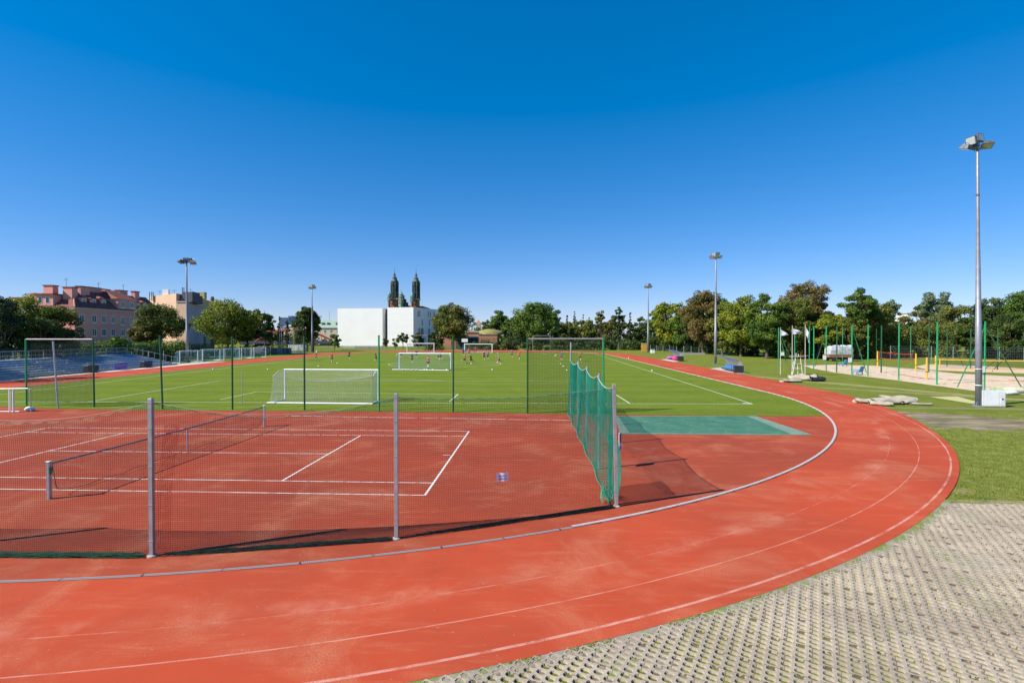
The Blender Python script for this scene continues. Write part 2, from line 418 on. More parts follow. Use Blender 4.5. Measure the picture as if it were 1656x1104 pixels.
# ------------------------------------------------------------------ grid pavers bottom right
def outer_r(x, y):
    "distance beyond the outer edge of the near bend"
    v = Vector((x, y, 0))-C1
    return v.length-(RAD+4.6)
PA = R(-31); UX = Vector((math.cos(PA), math.sin(PA))); UY = Vector((-math.sin(PA), math.cos(PA)))
ga_, gb_ = G(1488, 812), G(1656, 814)
def grass_edge(x): x = min(x, 17.0)+.2*(x-min(x, 17.0)); return ga_.y+(gb_.y-ga_.y)*(x-ga_.x)/(gb_.x-ga_.x)
CA, CB = .190, .148
mbp = MB(); cells = 0; hx, hy, ch = .074, .057, .040
octo = [(hx,-hy+ch*.6),(hx,hy-ch*.6),(hx-ch,hy),(-hx+ch,hy),(-hx,hy-ch*.6),(-hx,-hy+ch*.6),(-hx+ch,-hy),(hx-ch,-hy)]
for i in range(-60, 180):
    for j in range(-40, 230):
        u = i*CA; v = j*CB+(CB/2 if i % 2 else 0)
        c = UX*u+UY*v
        if not (-3 < c.x < 19.5 and 2.5 < c.y < 18): continue
        if outer_r(c.x, c.y) < .10 or c.y > grass_edge(c.x)+.15*math.sin(c.x*3) : continue
        if c.x > c.y*1.35+3: continue
        A, B = CA/2, CB/2
        outer = [(A,-B*.5),(A,B*.5),(A*.5,B),(-A*.5,B),(-A,B*.5),(-A,-B*.5),(-A*.5,-B),(A*.5,-B)]
        jz = random.uniform(-.002, .002)
        def P(q, z): return (c.x+UX.x*q[0]+UY.x*q[1], c.y+UX.y*q[0]+UY.y*q[1], z)
        o_ = [(A,-B),(A,B),(-A,B),(-A,-B)]
        b0 = len(mbp.v)
        mbp.v += [P(q, .010+jz) for q in octo]+[P((q[0]*.93, q[1]*.93), -.035) for q in octo]+[P(q, .010+jz) for q in o_]
        f = mbp.f
        f += [(b0+16, b0+17, b0+1, b0+0), (b0+17, b0+2, b0+1), (b0+17, b0+18, b0+3, b0+2), (b0+18, b0+4, b0+3),
              (b0+18, b0+19, b0+5, b0+4), (b0+19, b0+6, b0+5), (b0+19, b0+16, b0+7, b0+6), (b0+16, b0+0, b0+7)]
        f += [(b0+k, b0+(k+1) % 8, b0+8+(k+1) % 8, b0+8+k) for k in range(8)]
m, t, b = newmat('paver concrete'); co = objco(t)
rc = mapv(t, co, (1, 1, 1), (0, 0, -PA))
c = mix(t, ramp(t, noise(t, co, .6, 5, .6), .3, .7), (.47, .39, .29, 1), (.36, .295, .22, 1))
c = mix(t, mth(t, 'MULTIPLY', ramp(t, noise(t, co, 45, 3, .7), .45, .7), .35), c, (.26, .235, .20, 1))
br = nd(t, 'ShaderNodeTexBrick'); br.offset = .5; br.inputs['Scale'].default_value = 1
br.inputs['Brick Width'].default_value = CA*4; br.inputs['Row Height'].default_value = CB*3.0; br.inputs['Mortar Size'].default_value = .006
br.inputs['Color1'].default_value = (1,1,1,1); br.inputs['Color2'].default_value = (.82,.82,.80,1); br.inputs['Mortar'].default_value = (.30,.27,.24,1); br.inputs['Mortar Smooth'].default_value = .1
wob = nd(t, 'ShaderNodeVectorMath'); wob.operation = 'ADD'; t.links.new(rc, wob.inputs[0])
wv = nd(t, 'ShaderNodeTexNoise'); wv.inputs['Scale'].default_value = 7; t.links.new(rc, wv.inputs['Vector'])
ws = nd(t, 'ShaderNodeVectorMath'); ws.operation = 'SCALE'; ws.inputs['Scale'].default_value = .05; t.links.new(wv.outputs['Color'], ws.inputs[0]); t.links.new(ws.outputs[0], wob.inputs[1])
t.links.new(wob.outputs[0], br.inputs['Vector'])
c = mix(t, 1.0, c, br.outputs['Color'], 'MULTIPLY')
t.links.new(c, b.inputs['Base Color']); b.inputs['Roughness'].default_value = .9; bump(t, b, noise(t, co, 60, 3, .7), .5, .01)
struct(mbp.build('grid_paving', m))
# what fills the openings: soil, gravel and grass
mb = MB(); st = .06; x0, x1, y0, y1 = -3.0, 19.4, 2.5, 18.0
nx_, ny_ = int((x1-x0)/st), int((y1-y0)/st); ids = {}
from mathutils import noise as mn
for j in range(ny_+1):
    for i in range(nx_+1):
        x = x0+i*st; y = y0+j*st
        if outer_r(x, y) < -.25 or y > grass_edge(x)+.35 or x > y*1.35+3: continue
        fl = mn.noise(Vector((x*.42, y*.42, 0)))*.5+mn.noise(Vector((x*1.5, y*1.5, 3)))*.3
        z = -.026+.026*max(-.6, min(1.15, fl*3.2-.1))+random.uniform(-.004, .004)
        if outer_r(x, y) < .03: z = -.005
        elif outer_r(x, y) < .22: z = -.004+random.uniform(-.004, .006)
        if y > grass_edge(x)-.1: z = -.004
        ids[(i, j)] = len(mb.v); mb.v.append((x, y, min(z, .0085)))
for (i, j), k in ids.items():
    q = [ids.get((i+1, j)), ids.get((i+1, j+1)), ids.get((i, j+1))]
    if None not in q: mb.f.append((k, *q))
m, t, b = newmat('paver soil'); co = objco(t)
sx = nd(t, 'ShaderNodeSeparateXYZ'); t.links.new(co, sx.inputs[0])
grav = mix(t, ramp(t, noise(t, co, 70, 2, .7), .35, .65), (.38, .32, .25, 1), (.22, .18, .14, 1))
dark = mix(t, ramp(t, noise(t, co, 3, 4), .4, .6), (.10, .085, .065, 1), (.19, .155, .12, 1))
hgt = mth(t, 'ADD', sx.outputs['Z'], mth(t, 'MULTIPLY', mth(t, 'SUBTRACT', noise(t, co, 6, 3), .5), .02))
c = mix(t, ramp(t, hgt, -.030, -.006), dark, grav)
gr = mix(t, noise(t, co, 25, 2), (.11, .17, .02, 1), (.20, .24, .05, 1))
gm = mth(t, 'MULTIPLY', ramp(t, noise(t, co, .55, 3, .6), .45, .60), ramp(t, noise(t, co, 6, 3, .7), .42, .58))
c = mix(t, gm, c, gr)
# grass creeping in along the track and the lawn
dx = mth(t, 'SUBTRACT', sx.outputs['X'], C1.x); dy = mth(t, 'SUBTRACT', sx.outputs['Y'], C1.y)
rr = mth(t, 'SUBTRACT', mth(t, 'SQRT', mth(t, 'ADD', mth(t, 'MULTIPLY', dx, dx), mth(t, 'MULTIPLY', dy, dy))), RAD+4.6)
rr = mth(t, 'ADD', rr, mth(t, 'MULTIPLY', mth(t, 'SUBTRACT', noise(t, co, 1.4, 5, .7), .5), 2.4))
c = mix(t, mth(t, 'SUBTRACT', 1.0, ramp(t, rr, -.25, .15)), c, gr)
t.links.new(c, b.inputs['Base Color']); b.inputs['Roughness'].default_value = .95; bump(t, b, noise(t, co, 90, 2), .8, .01)
struct(mb.build('paving_soil', m))

_p, _q = G(1560, 682), G(1470, 668)
DIRT = [(_p.x-.3, _p.y, 8.5, 2.9, -.3), (_q.x, _q.y, 5.5, 1.3, -.5)]
def blades(name, label, pts, h, mt, wd=.012):
    "many small grass blades as one object"
    v = []; f = []
    for (x, y, z) in pts:
        a = random.uniform(0, 6.283); hh = h*random.uniform(.4, 1.3); lx = random.gauss(0, .35)*hh; ly = random.gauss(0, .35)*hh
        dx, dy = math.cos(a)*wd, math.sin(a)*wd; b0 = len(v)
        v += [(x-dx, y-dy, z), (x+dx, y+dy, z), (x+lx, y+ly, z+hh)]; f.append((b0, b0+1, b0+2))
    mb = MB(); mb.v = v; mb.f = f
    return tag(mb.build(name, mt), label, 'grass', kind='stuff')
M_blade = mat('grass blades', (.13, .17, .02, 1), (.22, .24, .045, 1), .8, scale=1.5)
pts_ = []
for k in range(5000):                                             # tufts along the outer edge of the bend
    q = R(random.uniform(-78, -22)); e = abs(random.gauss(0, .10))+.0
    cl = mn.noise(Vector((q*40, 0, 5)))
    if cl < .08 and q < R(-38): continue
    rr_ = RAD+4.6+e
    pts_.append((C1.x+rr_*math.cos(q), C1.y+rr_*math.sin(q), -.01))
blades('grass_fringe', 'fringe of grass creeping along the outer edge of the running track', pts_, .045, M_blade)
pts_ = []
while len(pts_) < 60000:                                          # lawn to the right of the bend
    y = random.uniform(14.5, 34)**1.0; x = random.uniform(13, y*1.05+1)
    if outer_r(x, y) < .05 or y < grass_edge(x)-.1 or (y-20)/14 > random.random()*1.3: continue
    if (x-C1.x)**2+(y-C1.y)**2 < (RAD+5)**2 and y > 46: continue
    cl = mn.noise(Vector((x*.8, y*.8, 1)))*.5+mn.noise(Vector((x*3, y*3, 9)))*.5
    if cl < -.15: continue
    if any(((math.cos(r0)*(x-u0)+math.sin(r0)*(y-v0))/a0)**2+((math.cos(r0)*(y-v0)-math.sin(r0)*(x-u0))/b0)**2 < .9+cl*3.0 for u0, v0, a0, b0, r0 in DIRT): continue
    pts_.append((x, y, -.03))
blades('lawn_grass', 'short mown grass beside the bend of the running track', pts_, .06, M_blade, .010)

# ------------------------------------------------------------------ nets
def net_wires(mb, P, L, cell, r, ztop, zbot, nv, seg=.5, vseg=4):
    "P(u, w) -> point, u metres along, w 0 bottom .. 1 top; wires are thin three-sided cords"
    nh = max(1, int(L/seg)); us = [L*i/nh for i in range(nh+1)]
    for k in range(nv+1):
        w_ = k/nv; mb.tube([P(u, w_) for u in us], r, 3, False)
    nu = int(L/cell)
    for k in range(nu+1):
        u = L*k/nu; mb.tube([P(u, j/vseg) for j in range(vseg+1)], r, 3, False)
def scallop(pts_n, t_): pass

# near net round the tennis court
posts = [G(246, 898), G(641, 870), G(997, 818)]
sunv = Vector((-SX, -SY, 0)).normalized()
pl = G(170, 853)-sunv*(3.72/math.tan(SUN_EL)); pl.z = 0
posts = [pl]+posts
d0 = (posts[1]-posts[0])
posts = [posts[0]+Vector((-5.6, .3, 0))]+posts
PH = 3.72
nf = thing('net_fence', 'long dark green net on grey posts along the near side of the tennis court', 'fence', tuple(posts[3]))
off = posts[3]
for i, p in enumerate(posts):
    mb = MB(); q = p-off; lean = -.03 if i == 4 else 0
    hw = .046
    for s_ in (0,):
        vs = []
        for z, k in ((-.02, 1), (PH-.03, 1), (PH, .8)):
            dx = lean*z/PH*3
            vs += [(q.x+dx-hw*k, q.y-hw*k, z), (q.x+dx+hw*k, q.y-hw*k, z), (q.x+dx+hw*k, q.y+hw*k, z), (q.x+dx-hw*k, q.y+hw*k, z)]
        fs = [(8, 9, 10, 11)]
        for k in range(2):
            for j in range(4): fs.append((k*4+j, k*4+(j+1) % 4, k*4+4+(j+1) % 4, k*4+4+j))
        mb.add(vs, fs)
    po = mb.build('post', M_galvp, nf)
    mb = MB(); mb.lathe([(.11, -.02), (.11, .012), (.075, .03)], 12, (q.x, q.y)); mb.build('post_foot', M_conc, po)
    for z in (.35, 1.2, 2.1, 3.0, PH-.12):
        mb = MB(); mb.box(q.x-hw-.006+lean*z/PH*3, q.x+hw+.006+lean*z/PH*3, q.y-hw-.006, q.y+hw+.006, z, z+.018)
        mb.build('net_tie', M_galv, po)
for i in range(len(posts)-1):
    a, b_ = posts[i]-off, posts[i+1]-off; L = (b_-a).length; d = (b_-a)/L; n = Vector((-d.y, d.x, 0))
    sag = (.55, .5, .42, .17)[i] if i < 4 else .3
    nsc = int(L/.42)
    def P(u, w_, a=a, d=d, n=n, L=L, sag=sag, nsc=nsc):
        f = u/L; top = PH-.10-sag*4*f*(1-f)-.045*abs(math.sin(math.pi*nsc*f))*(1 if w_ > .99 else w_)
        bul = .10*math.sin(math.pi*f)*math.sin(math.pi*w_*.9)+.03*math.sin(u*2.1)*(1-w_)
        return a+d*u+n*(bul+.07)+Vector((0, 0, .03+w_*(top-.03)))
    mb = MB(); net_wires(mb, P, L, .05, .0026, 0, 0, 70, .35, 6)
    nn_ = mb.build('net', M_dnet, nf)
    mb = MB(); k_ = nsc*6
    mb.tube([P(L*j/k_, 1) for j in range(k_+1)], .007, 5, False); mb.build('top_cord', M_teal, nn_)
    mb = MB()   # straight tension cord
    mb.tube([a+d*(L*j/12)+n*.07+Vector((0, 0, PH-.10-sag*.9*4*(j/12)*(1-j/12))) for j in range(13)], .005, 4, False); mb.build('tension_cord', M_kerb, nn_)
    # slack net bunched at the foot
    mb = MB()
    fac = (1, 1, .75, .55)[i] if i < 4 else 1
    for k in range(int(200*fac)):
        u0 = random.uniform(0, L-.5); z0 = random.uniform(.0, .085*fac); o0 = random.uniform(-.14, .0); m_ = 9; st_ = min(.25, (L-u0)/9)
        if m_ > 1: mb.tube([a+d*(u0+j*st_)+n*(o0+.03*math.sin(j*1.3+k))+Vector((0, 0, max(.004, z0+.025*math.sin(j*1.7+k*2)))) for j in range(m_)], .005, 3, False)
    mb.build('slack_net', M_dnet if i > 1 else mat('green slack net', (.02, .10, .055, 1), (.015, .07, .04, 1), .8), nn_)
# strip of red mesh hanging beside the second post
a, b_ = posts[2]-off, posts[3]-off; d = (b_-a).normalized() if False else (posts[3]-posts[2]).normalized(); a = posts[2]-off
def P(u, w_): return a+d*(.10+u+.22*w_*w_)+Vector((0, -.03+.02*math.sin(w_*9), .12+w_*2.95))
mb = MB(); net_wires(mb, P, .30, .042, .0035, 0, 0, 68, .1, 14); mb.build('red_mesh_strip', mat('red mesh', (.50, .06, .03, 1), (.42, .05, .03, 1), .7), nf)
# paper notice tied to the near net
a, b_ = posts[3], posts[4]
def on_net(px, py):
    f = .5
    for _ in range(40):
        q = a.lerp(b_, f); e = (828+FPX*q.x/q.y)-px; f -= e/((b_.x/b_.y-a.x/a.y)*FPX)
    q = a.lerp(b_, f); q.z = HT(py, q.y); return q
q = on_net(811, 768.5); d = (b_-a).normalized()
sg = thing('notice_sheet', 'small white notice with faded violet print tied to the dark net', 'notice', tuple(q-Vector((0, .05, .12))), math.atan2(d.y, d.x))
mb = MB(); n_ = 8
for j in range(n_+1):
    x = -.17+.34*j/n_; y = .012*math.sin(j*.9)
    mb.v += [(x, y-.09, 0), (x, y-.09, .235+.01*math.sin(j))]
mb.f = [(2*j, 2*j+2, 2*j+3, 2*j+1) for j in range(n_)]
mb2 = MB(); mb2.v = [(v[0], v[1]+.003, v[2]) for v in mb.v]; mb2.f = [f[::-1] for f in mb.f]; mb.add(mb2.v, mb2.f)
pp = mb.build('sheet', mat('notice paper', (.85, .80, .84, 1), (.80, .72, .80, 1), .7, scale=9), sg)
mb = MB(); random.seed(3)
for row, z in enumerate((.045, .13)):
    x = -.13
    while x < .12:
        wv = random.uniform(.012, .03); hh = .055 if row == 0 else .05
        mb.box(x, x+wv, -.107, -.104, z, z+hh*random.uniform(.7, 1)); x += wv+random.uniform(.006, .014)
mb.build('print', mat('violet print', (.52, .36, .56, 1), (.40, .26, .46, 1), .7, scale=20), sg)
# board tied near the corner post, seen nearly edge-on
sb = thing('small_signboard', 'small white and blue board seen edge-on beside the corner post of the teal net', 'sign', tuple(G(1001, 757)), R(66))
z0 = HT(730, G(1001, 757).y); z1 = HT(700, G(1001, 757).y)
mb = MB(); mb.box(-.02, .40, -.012, .012, z0, z1); mb.build('board', M_white, sb)
mb = MB(); mb.box(.02, .36, -.016, -.013, z0+.30, z1-.06); mb.build('black_print', M_black, sb)
mb = MB(); mb.box(.02, .36, -.016, -.013, z0+.04, z0+.2); mb.build('blue_print', M_blue, sb)

# teal side net
sp = [(997, 818, 620), (968.7, 757.6, 603.5), (949.5, 720.4, 592), (935.3, 693, 584), (923, 668, 553)]
sf = thing('side_net_fence', 'teal net sagging between five grey posts at the right end of the tennis court', 'fence', tuple(G(968.7, 757.6)))
off = G(968.7, 757.6); SP = []
for i, (px, pb, pt) in enumerate(sp):
    p = G(px, pb); h = HT(pt, p.y); SP.append((p-off, h))
    if i:
        mb = MB(); mb.tube([(p.x-off.x, p.y-off.y, -.02), (p.x-off.x, p.y-off.y, h)], .05, 10)
        po = mb.build('post', M_galv, sf)
        mb = MB(); mb.lathe([(.10, -.01), (.10, .015), (.06, .03)], 10, (p.x-off.x, p.y-off.y)); mb.build('post_foot', M_teal, po)
for i in range(len(SP)-1):
    (a, ha), (b_, hb) = SP[i], SP[i+1]; hb = min(hb, 3.72) if i == 3 else hb; L = (b_-a).length; d = (b_-a)/L; n = Vector((d.y, -d.x, 0))
    def P(u, w_, a=a, d=d, n=n, L=L, ha=ha, hb=hb, i=i):
        f = u/L; top = ha+(hb-ha)*f-.10-.22*4*f*(1-f)
        bul = .05*math.sin(math.pi*f)*math.sin(math.pi*min(1, w_*1.1))+.04*math.sin(u*1.7+i)*(1-w_)-.16*(1-w_)**2
        return a+d*u+n*(bul-.07)+Vector((0, 0, .05+w_*(top-.05)))
    mb = MB(); net_wires(mb, P, L, .05, .0023, 0, 0, 70, .3, 6); nn_ = mb.build('net', M_teal, sf)
    mb = MB(); mb.tube([P(L*j/16, 1) for j in range(17)], .012, 5, False); mb.build('top_cord', mat('pale cord', (.40, .60, .50, 1), None, .7), nn_)
    mb = MB(); mb.tube([P(L*j/16, 0) for j in range(17)], .014, 5, False); mb.build('bottom_cord', M_teal, nn_)
    # the upper half is doubled by a folded denser net
    def P2(u, w_, P=P, n=n): return P(u, .46+.535*w_)+n*(.05+.03*math.sin(u*4+w_*3))
    mb = MB(); net_wires(mb, P2, L, .034, .0013, 0, 0, 66, .3, 5); mb.build('folded_net', M_teal, sf)
# billow of loose net behind the corner post
a = SP[0][0]; 
def P(u, w_): return Vector((a.x+.10+.17*math.sin(math.pi*w_)*(.5+.5*math.sin(u*3)), a.y+.25+u, .15+w_*1.75))
mb = MB(); net_wires(mb, P, 1.6, .03, .004, 0, 0, 50, .2, 10); mb.build('loose_net', M_teal, sf)
mb = MB()
for k in range(26):
    mb.tube([Vector((a.x-.25+.2*math.sin(k+j*.5)+j*.03, a.y+.1+j*.12+.05*k*.2, max(.01, .02+.55*math.exp(-((j-3)/2.5)**2)*random.uniform(.2, 1)))) for j in range(9)], .005, 3, False)
mb.build('slack_net', M_teal, sf)

# ------------------------------------------------------------------ tennis net
A = Vector(TC(0, -.914)+(0,)); B = Vector(TC(0, 11.884)+(0,))
nt_ = thing('tennis_net', 'slack black tennis net between two pale posts across the red court', 'tennis net', tuple(A), math.atan2((B-A).y, (B-A).x))
L = (B-A).length
for x in (0, L):
    mb = MB(); mb.bbox(x-.05, x+.05, -.05, .05, -.02, 1.17, .01); po = mb.build('post', M_galv, nt_)
    mb = MB(); mb.bbox(x-.06, x+.06, -.06, .06, 1.17, 1.195, .006); mb.build('post_cap', M_white, po)
    if x == 0:
        mb = MB(); mb.box(x-.03, x+.03, -.09, -.05, .78, 1.0); mb.tube([(x, -.11, .90), (x, -.16, .90), (x, -.16, .82)], .012, 6); mb.build('winder', M_gpost, po)
def P(u, w_):
    f = u/L; top = 1.07+.06*abs(2*f-1)**2-.02; bot = .03+.05*math.sin(u*2.3)**2
    e = min(1, min(u, L-u)/.7); bot = bot*e+(1-e)*.30
    return Vector((.10+(u)*(L-.2)/L+(.14*(1-w_) if u < .01 else 0), .04*math.sin(u*1.5)*(1-w_), bot+w_*(top-bot)))
mb = MB(); net_wires(mb, P, L, .045, .0016, 0, 0, 22, .3, 3); nn_ = mb.build('net', M_blknet, nt_)
mb = MB()
k_ = 50
vs = []
for j in range(k_+1):
    q = P(L*j/k_, 1); vs += [(q.x, q.y-.008, q.z-.03), (q.x, q.y-.008, q.z+.03), (q.x, q.y+.008, q.z+.03), (q.x, q.y+.008, q.z-.03)]
mb.add(vs, [(4*j+i, 4*j+(i+1) % 4, 4*j+4+(i+1) % 4, 4*j+4+i) for j in range(k_) for i in range(4)])
mb.build('headband', mat('grey tape', (.30, .28, .30, 1), (.20, .19, .2, 1), .8), nn_)
mb = MB(); mb.tube([P(L*j/60, 0) for j in range(61)], .010, 5, False)
mb.tube([P(0, j/6) for j in range(7)], .012, 5, False); mb.tube([P(L, j/6) for j in range(7)], .008, 5, False)
mb.build('bottom_cord', M_black, nn_)
mb = MB(); mb.box(L/2-.025, L/2+.025, -.012, .012, .02, 1.04); mb.build('centre_strap', mat('strap', (.45, .45, .48, 1), None, .8), nt_)

# ------------------------------------------------------------------ sand pit under its green cover
q = [G(1003, 701.5), G(1313, 703.5), G(1222, 673.2), G(994, 673)]
o_ = q[0]
pt = thing('covered_sand_pit', 'long jump pit under a faded teal tarpaulin with a pale rim', 'sand pit', tuple(o_))
mb = MB(); mb.prism([(p.x-o_.x, p.y-o_.y) for p in q], -.008, .035)
mb.build('rim', mat('rubber rim', (.13, .22, .15, 1), (.20, .26, .19, 1), .8, scale=2), pt)
m, t, b = newmat('faded tarpaulin'); co = objco(t)
c = mix(t, ramp(t, noise(t, co, .7, 5, .6), .3, .7), (.032, .135, .075, 1), (.058, .18, .105, 1))
c = mix(t, mth(t, 'MULTIPLY', ramp(t, noise(t, mapv(t, co, (1, 2, 1)), 2.2, 6, .75, 1.5), .56, .66), .8), c, (.30, .32, .16, 1))
t.links.new(c, b.inputs['Base Color']); b.inputs['Roughness'].default_value = .7
mb = MB(); cx = sum((p-o_ for p in q), Vector())/4; inn = [(p-o_).lerp(cx, .0)+Vector((dx, dy, 0)) for p, dx, dy in zip(q, (.5, -1.0, -.6, .2), (.18, .18, -.12, -.12))]
nu, nv = 60, 24
for j in range(nv+1):
    for i in range(nu+1):
        f, g = i/nu, j/nv; p = inn[0].lerp(inn[1], f).lerp(inn[3].lerp(inn[2], f), g)
        e = min(1, 6*min(f, 1-f), 6*min(g, 1-g))
        mb.v.append((p.x, p.y, .041+e*(.03+.035*mn.noise(Vector((p.x*1.2, p.y*1.5, 0)))+.015*mn.noise(Vector((p.x*5, p.y*5, 0))))))
for j in range(nv):
    for i in range(nu): k = j*(nu+1)+i; mb.f.append((k, k+1, k+nu+2, k+nu+1))
mb.build('tarpaulin', m, pt, True)

# ------------------------------------------------------------------ posts and frames along the pitch end
def gpost(px, pb, pt_, m, name='ball_stop_post', label=None, r=.06, grp=None, lean=0):
    p = G(px, pb); h = HT(pt_, p.y)
    o = thing(name, label, 'post', tuple(p), 0, grp)
    mb = MB(); mb.tube([(0, 0, -.02), (lean, 0, h)], r, 10); mb.build('pole', m, o)
    mb = MB(); mb.lathe([(r*1.25, h-.02), (r*1.25, h+.03), (r*.5, h+.05)], 10, (lean, 0)); mb.build('cap', m, o)
    return o
gp = 'green posts along the pitch end'
gpost(263, 661, 543.5, M_dgpost, label='dark green post standing just behind the left tall grey net post', grp=gp, lean=-.15)
gpost(376, 662, 545, M_dgpost, label='dark green post between the tennis net and the left corner of the white goal', grp=gp)
gpost(492.5, 663, 545, M_dgpost, label='dark green post in front of the left part of the near goal', grp=gp)
gpost(613, 664.5, 543, M_gpost, label='bright green post at the right corner of the near goal', grp=gp)
gpost(733, 666, 544, M_dgpost, label='dark green post standing right of the mid-field goal', grp=gp)
def frame(name, label, xa, xb, ba, bb, top, ma, mbm, slant=None):
    pa, pb = G(xa, ba), G(xb, bb); h = HT(top, pa.y); h2 = HT(top, pb.y); h = (h+h2)/2
    o = thing(name, label, 'net frame', tuple(pa)); d = pb-pa; L = d.length
    m1 = MB(); m1.tube([(0, 0, -.02), (0, 0, h)], .06, 10); m1.build('post', ma, o)
    m1 = MB(); m1.tube([(d.x, d.y, -.02), (d.x-.05, d.y, h)], .06, 10); m1.build('post', mbm, o)
    m1 = MB(); m1.tube([(0, 0, h-.05), (d.x, d.y, h-.05)], .055, 8); m1.build('crossbar', M_galvp, o)
    def P(u, w_): return d*(u/L)+Vector((0, .07+.06*math.sin(u), .25+w_*(h-.35-.10*abs(math.sin(u*3.0)))))
    m1 = MB(); net_wires(m1, P, L, .10, .007, 0, 0, 48, .5, 4); m1.build('net', M_dnet, o)
    return o
fl = frame('netted_frame', 'netted green frame with pale crossbar at the left, in front of the stand', 43, 152.5, 656, 658, 547.5, M_gpost, M_dgpost)
fr_ = frame('netted_frame', 'netted frame of green posts with a grey crossbar behind the teal side net', 853, 976.5, 668, 668.5, 546.5, M_dgpost, M_gpost)
gpost(94, 660, 553, M_galv, name='leaning_pole', label='leaning grey pole inside the left netted frame', r=.055, lean=-.30)
gpost(392, 655, 601, M_galv, name='net_pole', label='thin grey pole on the turf left of the near goal', r=.025, grp='thin poles behind the goal')
gpost(602.5, 657, 602, M_galv, name='net_pole', label='thin grey pole behind the right side of the near goal', r=.025, grp='thin poles behind the goal')
# low rail bench thing at the far left and the white bag
p = G(22, 666)
rk = thing('tubular_rack', 'white tubular rack standing on the red surface at the left edge', 'rack', tuple(p))
def hh(py): return HT(py, p.y)
for dx in (-.25, .0):
    mb = MB(); mb.tube([(dx, 0, 0), (dx, 0, hh(630))], .055, 10); mb.build('leg', M_white, rk)
mb = MB(); mb.tube([(-2.0, 0, hh(629)), (1.0, 0, hh(628)), (1.15, 0, hh(629)), (1.17, 0, 0)], .035, 8); mb.build('rail', M_galv, rk)
mb = MB(); mb.tube([(-2.0, 0, .04), (.4, 0, .04)], .03, 8); mb.build('foot_rail', M_white, rk)
def lump(mb, c, s, seed, n=10, m=16, amp=.25, flat=0):
    vs = []; fs = []
    for i in range(n+1):
        for j in range(m):
            th = math.pi*i/n; ph = 2*math.pi*j/m
            v = Vector((math.sin(th)*math.cos(ph), math.sin(th)*math.sin(ph), math.cos(th)))
            k = 1+amp*mn.noise(v*1.6+Vector((seed*3.1, seed, 0)))+amp*.4*mn.noise(v*4+Vector((seed, 0, 0)))
            z = c[2]+v.z*s[2]*k
            vs.append((c[0]+v.x*s[0]*k, c[1]+v.y*s[1]*k, max(z, flat)))
    for i in range(n):
        for j in range(m): fs.append((i*m+j, i*m+(j+1) % m, (i+1)*m+(j+1) % m, (i+1)*m+j))
    mb.add(vs, fs)
p = G(48, 664)
mb = MB(); lump(mb, (0, 0, .12), (.34, .22, .17), 4); o = mb.build('bundle', mat('white cloth', (.75, .76, .78, 1), (.62, .64, .68, 1), .8), None, True); o.location = p
tag(o, 'crumpled white bundle lying by the green post at the left', 'bundle')

# ------------------------------------------------------------------ goals
def goal(name, label, pa, pb, h, depth, up_depth, netm, grp=None, cell=.13, r=.0035, post_r=.06, sag=0.35, base=True, side_m=None):
    "pa, pb: feet of the two posts on the goal line; depth < 0 opens the net towards the camera"
    d = pb-pa; L = d.length; rz = math.atan2(d.y, d.x)
    o = thing(name, label, 'goal', tuple(pa), rz, grp)
    for x in (0, L):
        m1 = MB(); m1.tube([(x, 0, 0), (x, 0, h)], post_r, 10); m1.build('goalpost', M_white, o)
    m1 = MB(); m1.tube([(-post_r, 0, h), (L+post_r, 0, h)], post_r, 10); m1.build('crossbar', M_white, o)
    m1 = MB()
    if base:
        m1.tube([(0, 0, .05), (-.15, depth, .05)], .045, 8); m1.tube([(L, 0, .05), (L+.15, depth, .05)], .045, 8); m1.tube([(-.3, depth, .06), (L+.3, depth, .06)], .06, 8)
    for x, s_ in ((0, -1), (L, 1)): m1.tube([(x, 0, h), (x+s_*.06, up_depth*.5, h-.05), (x+s_*.1, up_depth, h-.32 if not base else h-.4)], .022, 6)
    m1.build('base_frame', M_white, o)
    m1 = MB()
    def back(u, w_):
        f = u/L; x = -.12+f*(L+.24); y = depth+(up_depth-depth)*w_; z = .05+w_*(h-.45)
        return Vector((x, y-.12*math.sin(math.pi*w_)*(-1 if depth < 0 else 1)*.5, z-sag*w_*math.sin(math.pi*f)*.8))
    def top(u, w_):
        f = u/L; a = back(u, 1); b2 = Vector((f*L, 0, h)); return a.lerp(b2, w_)-Vector((0, 0, sag*.4*math.sin(math.pi*f)*math.sin(math.pi*w_)))
    net_wires(m1, back, L, cell, r, 0, 0, int((h+.2)/cell), .6, 4); net_wires(m1, top, L, cell, r, 0, 0, max(2, int(abs(up_depth)/cell)), .6, 3)
    m1.build('net', netm, o)
    for x0_, s_ in ((0, -1), (L, 1)):
        def sd_(u, w_, x0_=x0_, s_=s_):
            f = u/abs(depth); a = back(0 if s_ < 0 else L, w_); b2 = Vector((x0_, 0, .05+w_*(h-.05))); return b2.lerp(a, f)
        m1 = MB(); net_wires(m1, sd_, abs(depth), cell, r, 0, 0, int(h/cell), .5, 4)
        m1.build('side_net', side_m or netm, o)
    return o
g1a, g1b = G(461, 646.7), G(612, 648.2)
goal('football_goal', 'white goal with a full net standing nearest, at the end of the pitch', g1a, g1b, HT(596, g1a.y)-.06, -2.05, -1.6, M_wnet, cell=.12, r=.0042, sag=.5)
p1, p2 = G(646, 596.5), G(729, 597.5)
goal('football_goal', 'white goal with a blue side net standing in mid-field, seen from behind', p1, p2, HT(570.5, p1.y)-.06, -2.1, -1.1, M_bnet, cell=.14, r=.0035, post_r=.09, side_m=M_bnet)
p1, p2 = G(751.5, 570.6), G(796, 570.6)
goal('football_goal', 'white goal with a sagging net on the far goal line, before the brick fort', p1, p2, HT(556.3, p1.y), 2.2, 1.4, M_wnet, cell=.3, r=.006, post_r=.12, sag=1.2)
p1, p2 = G(658.5, 569.4), G(702, 569.4)
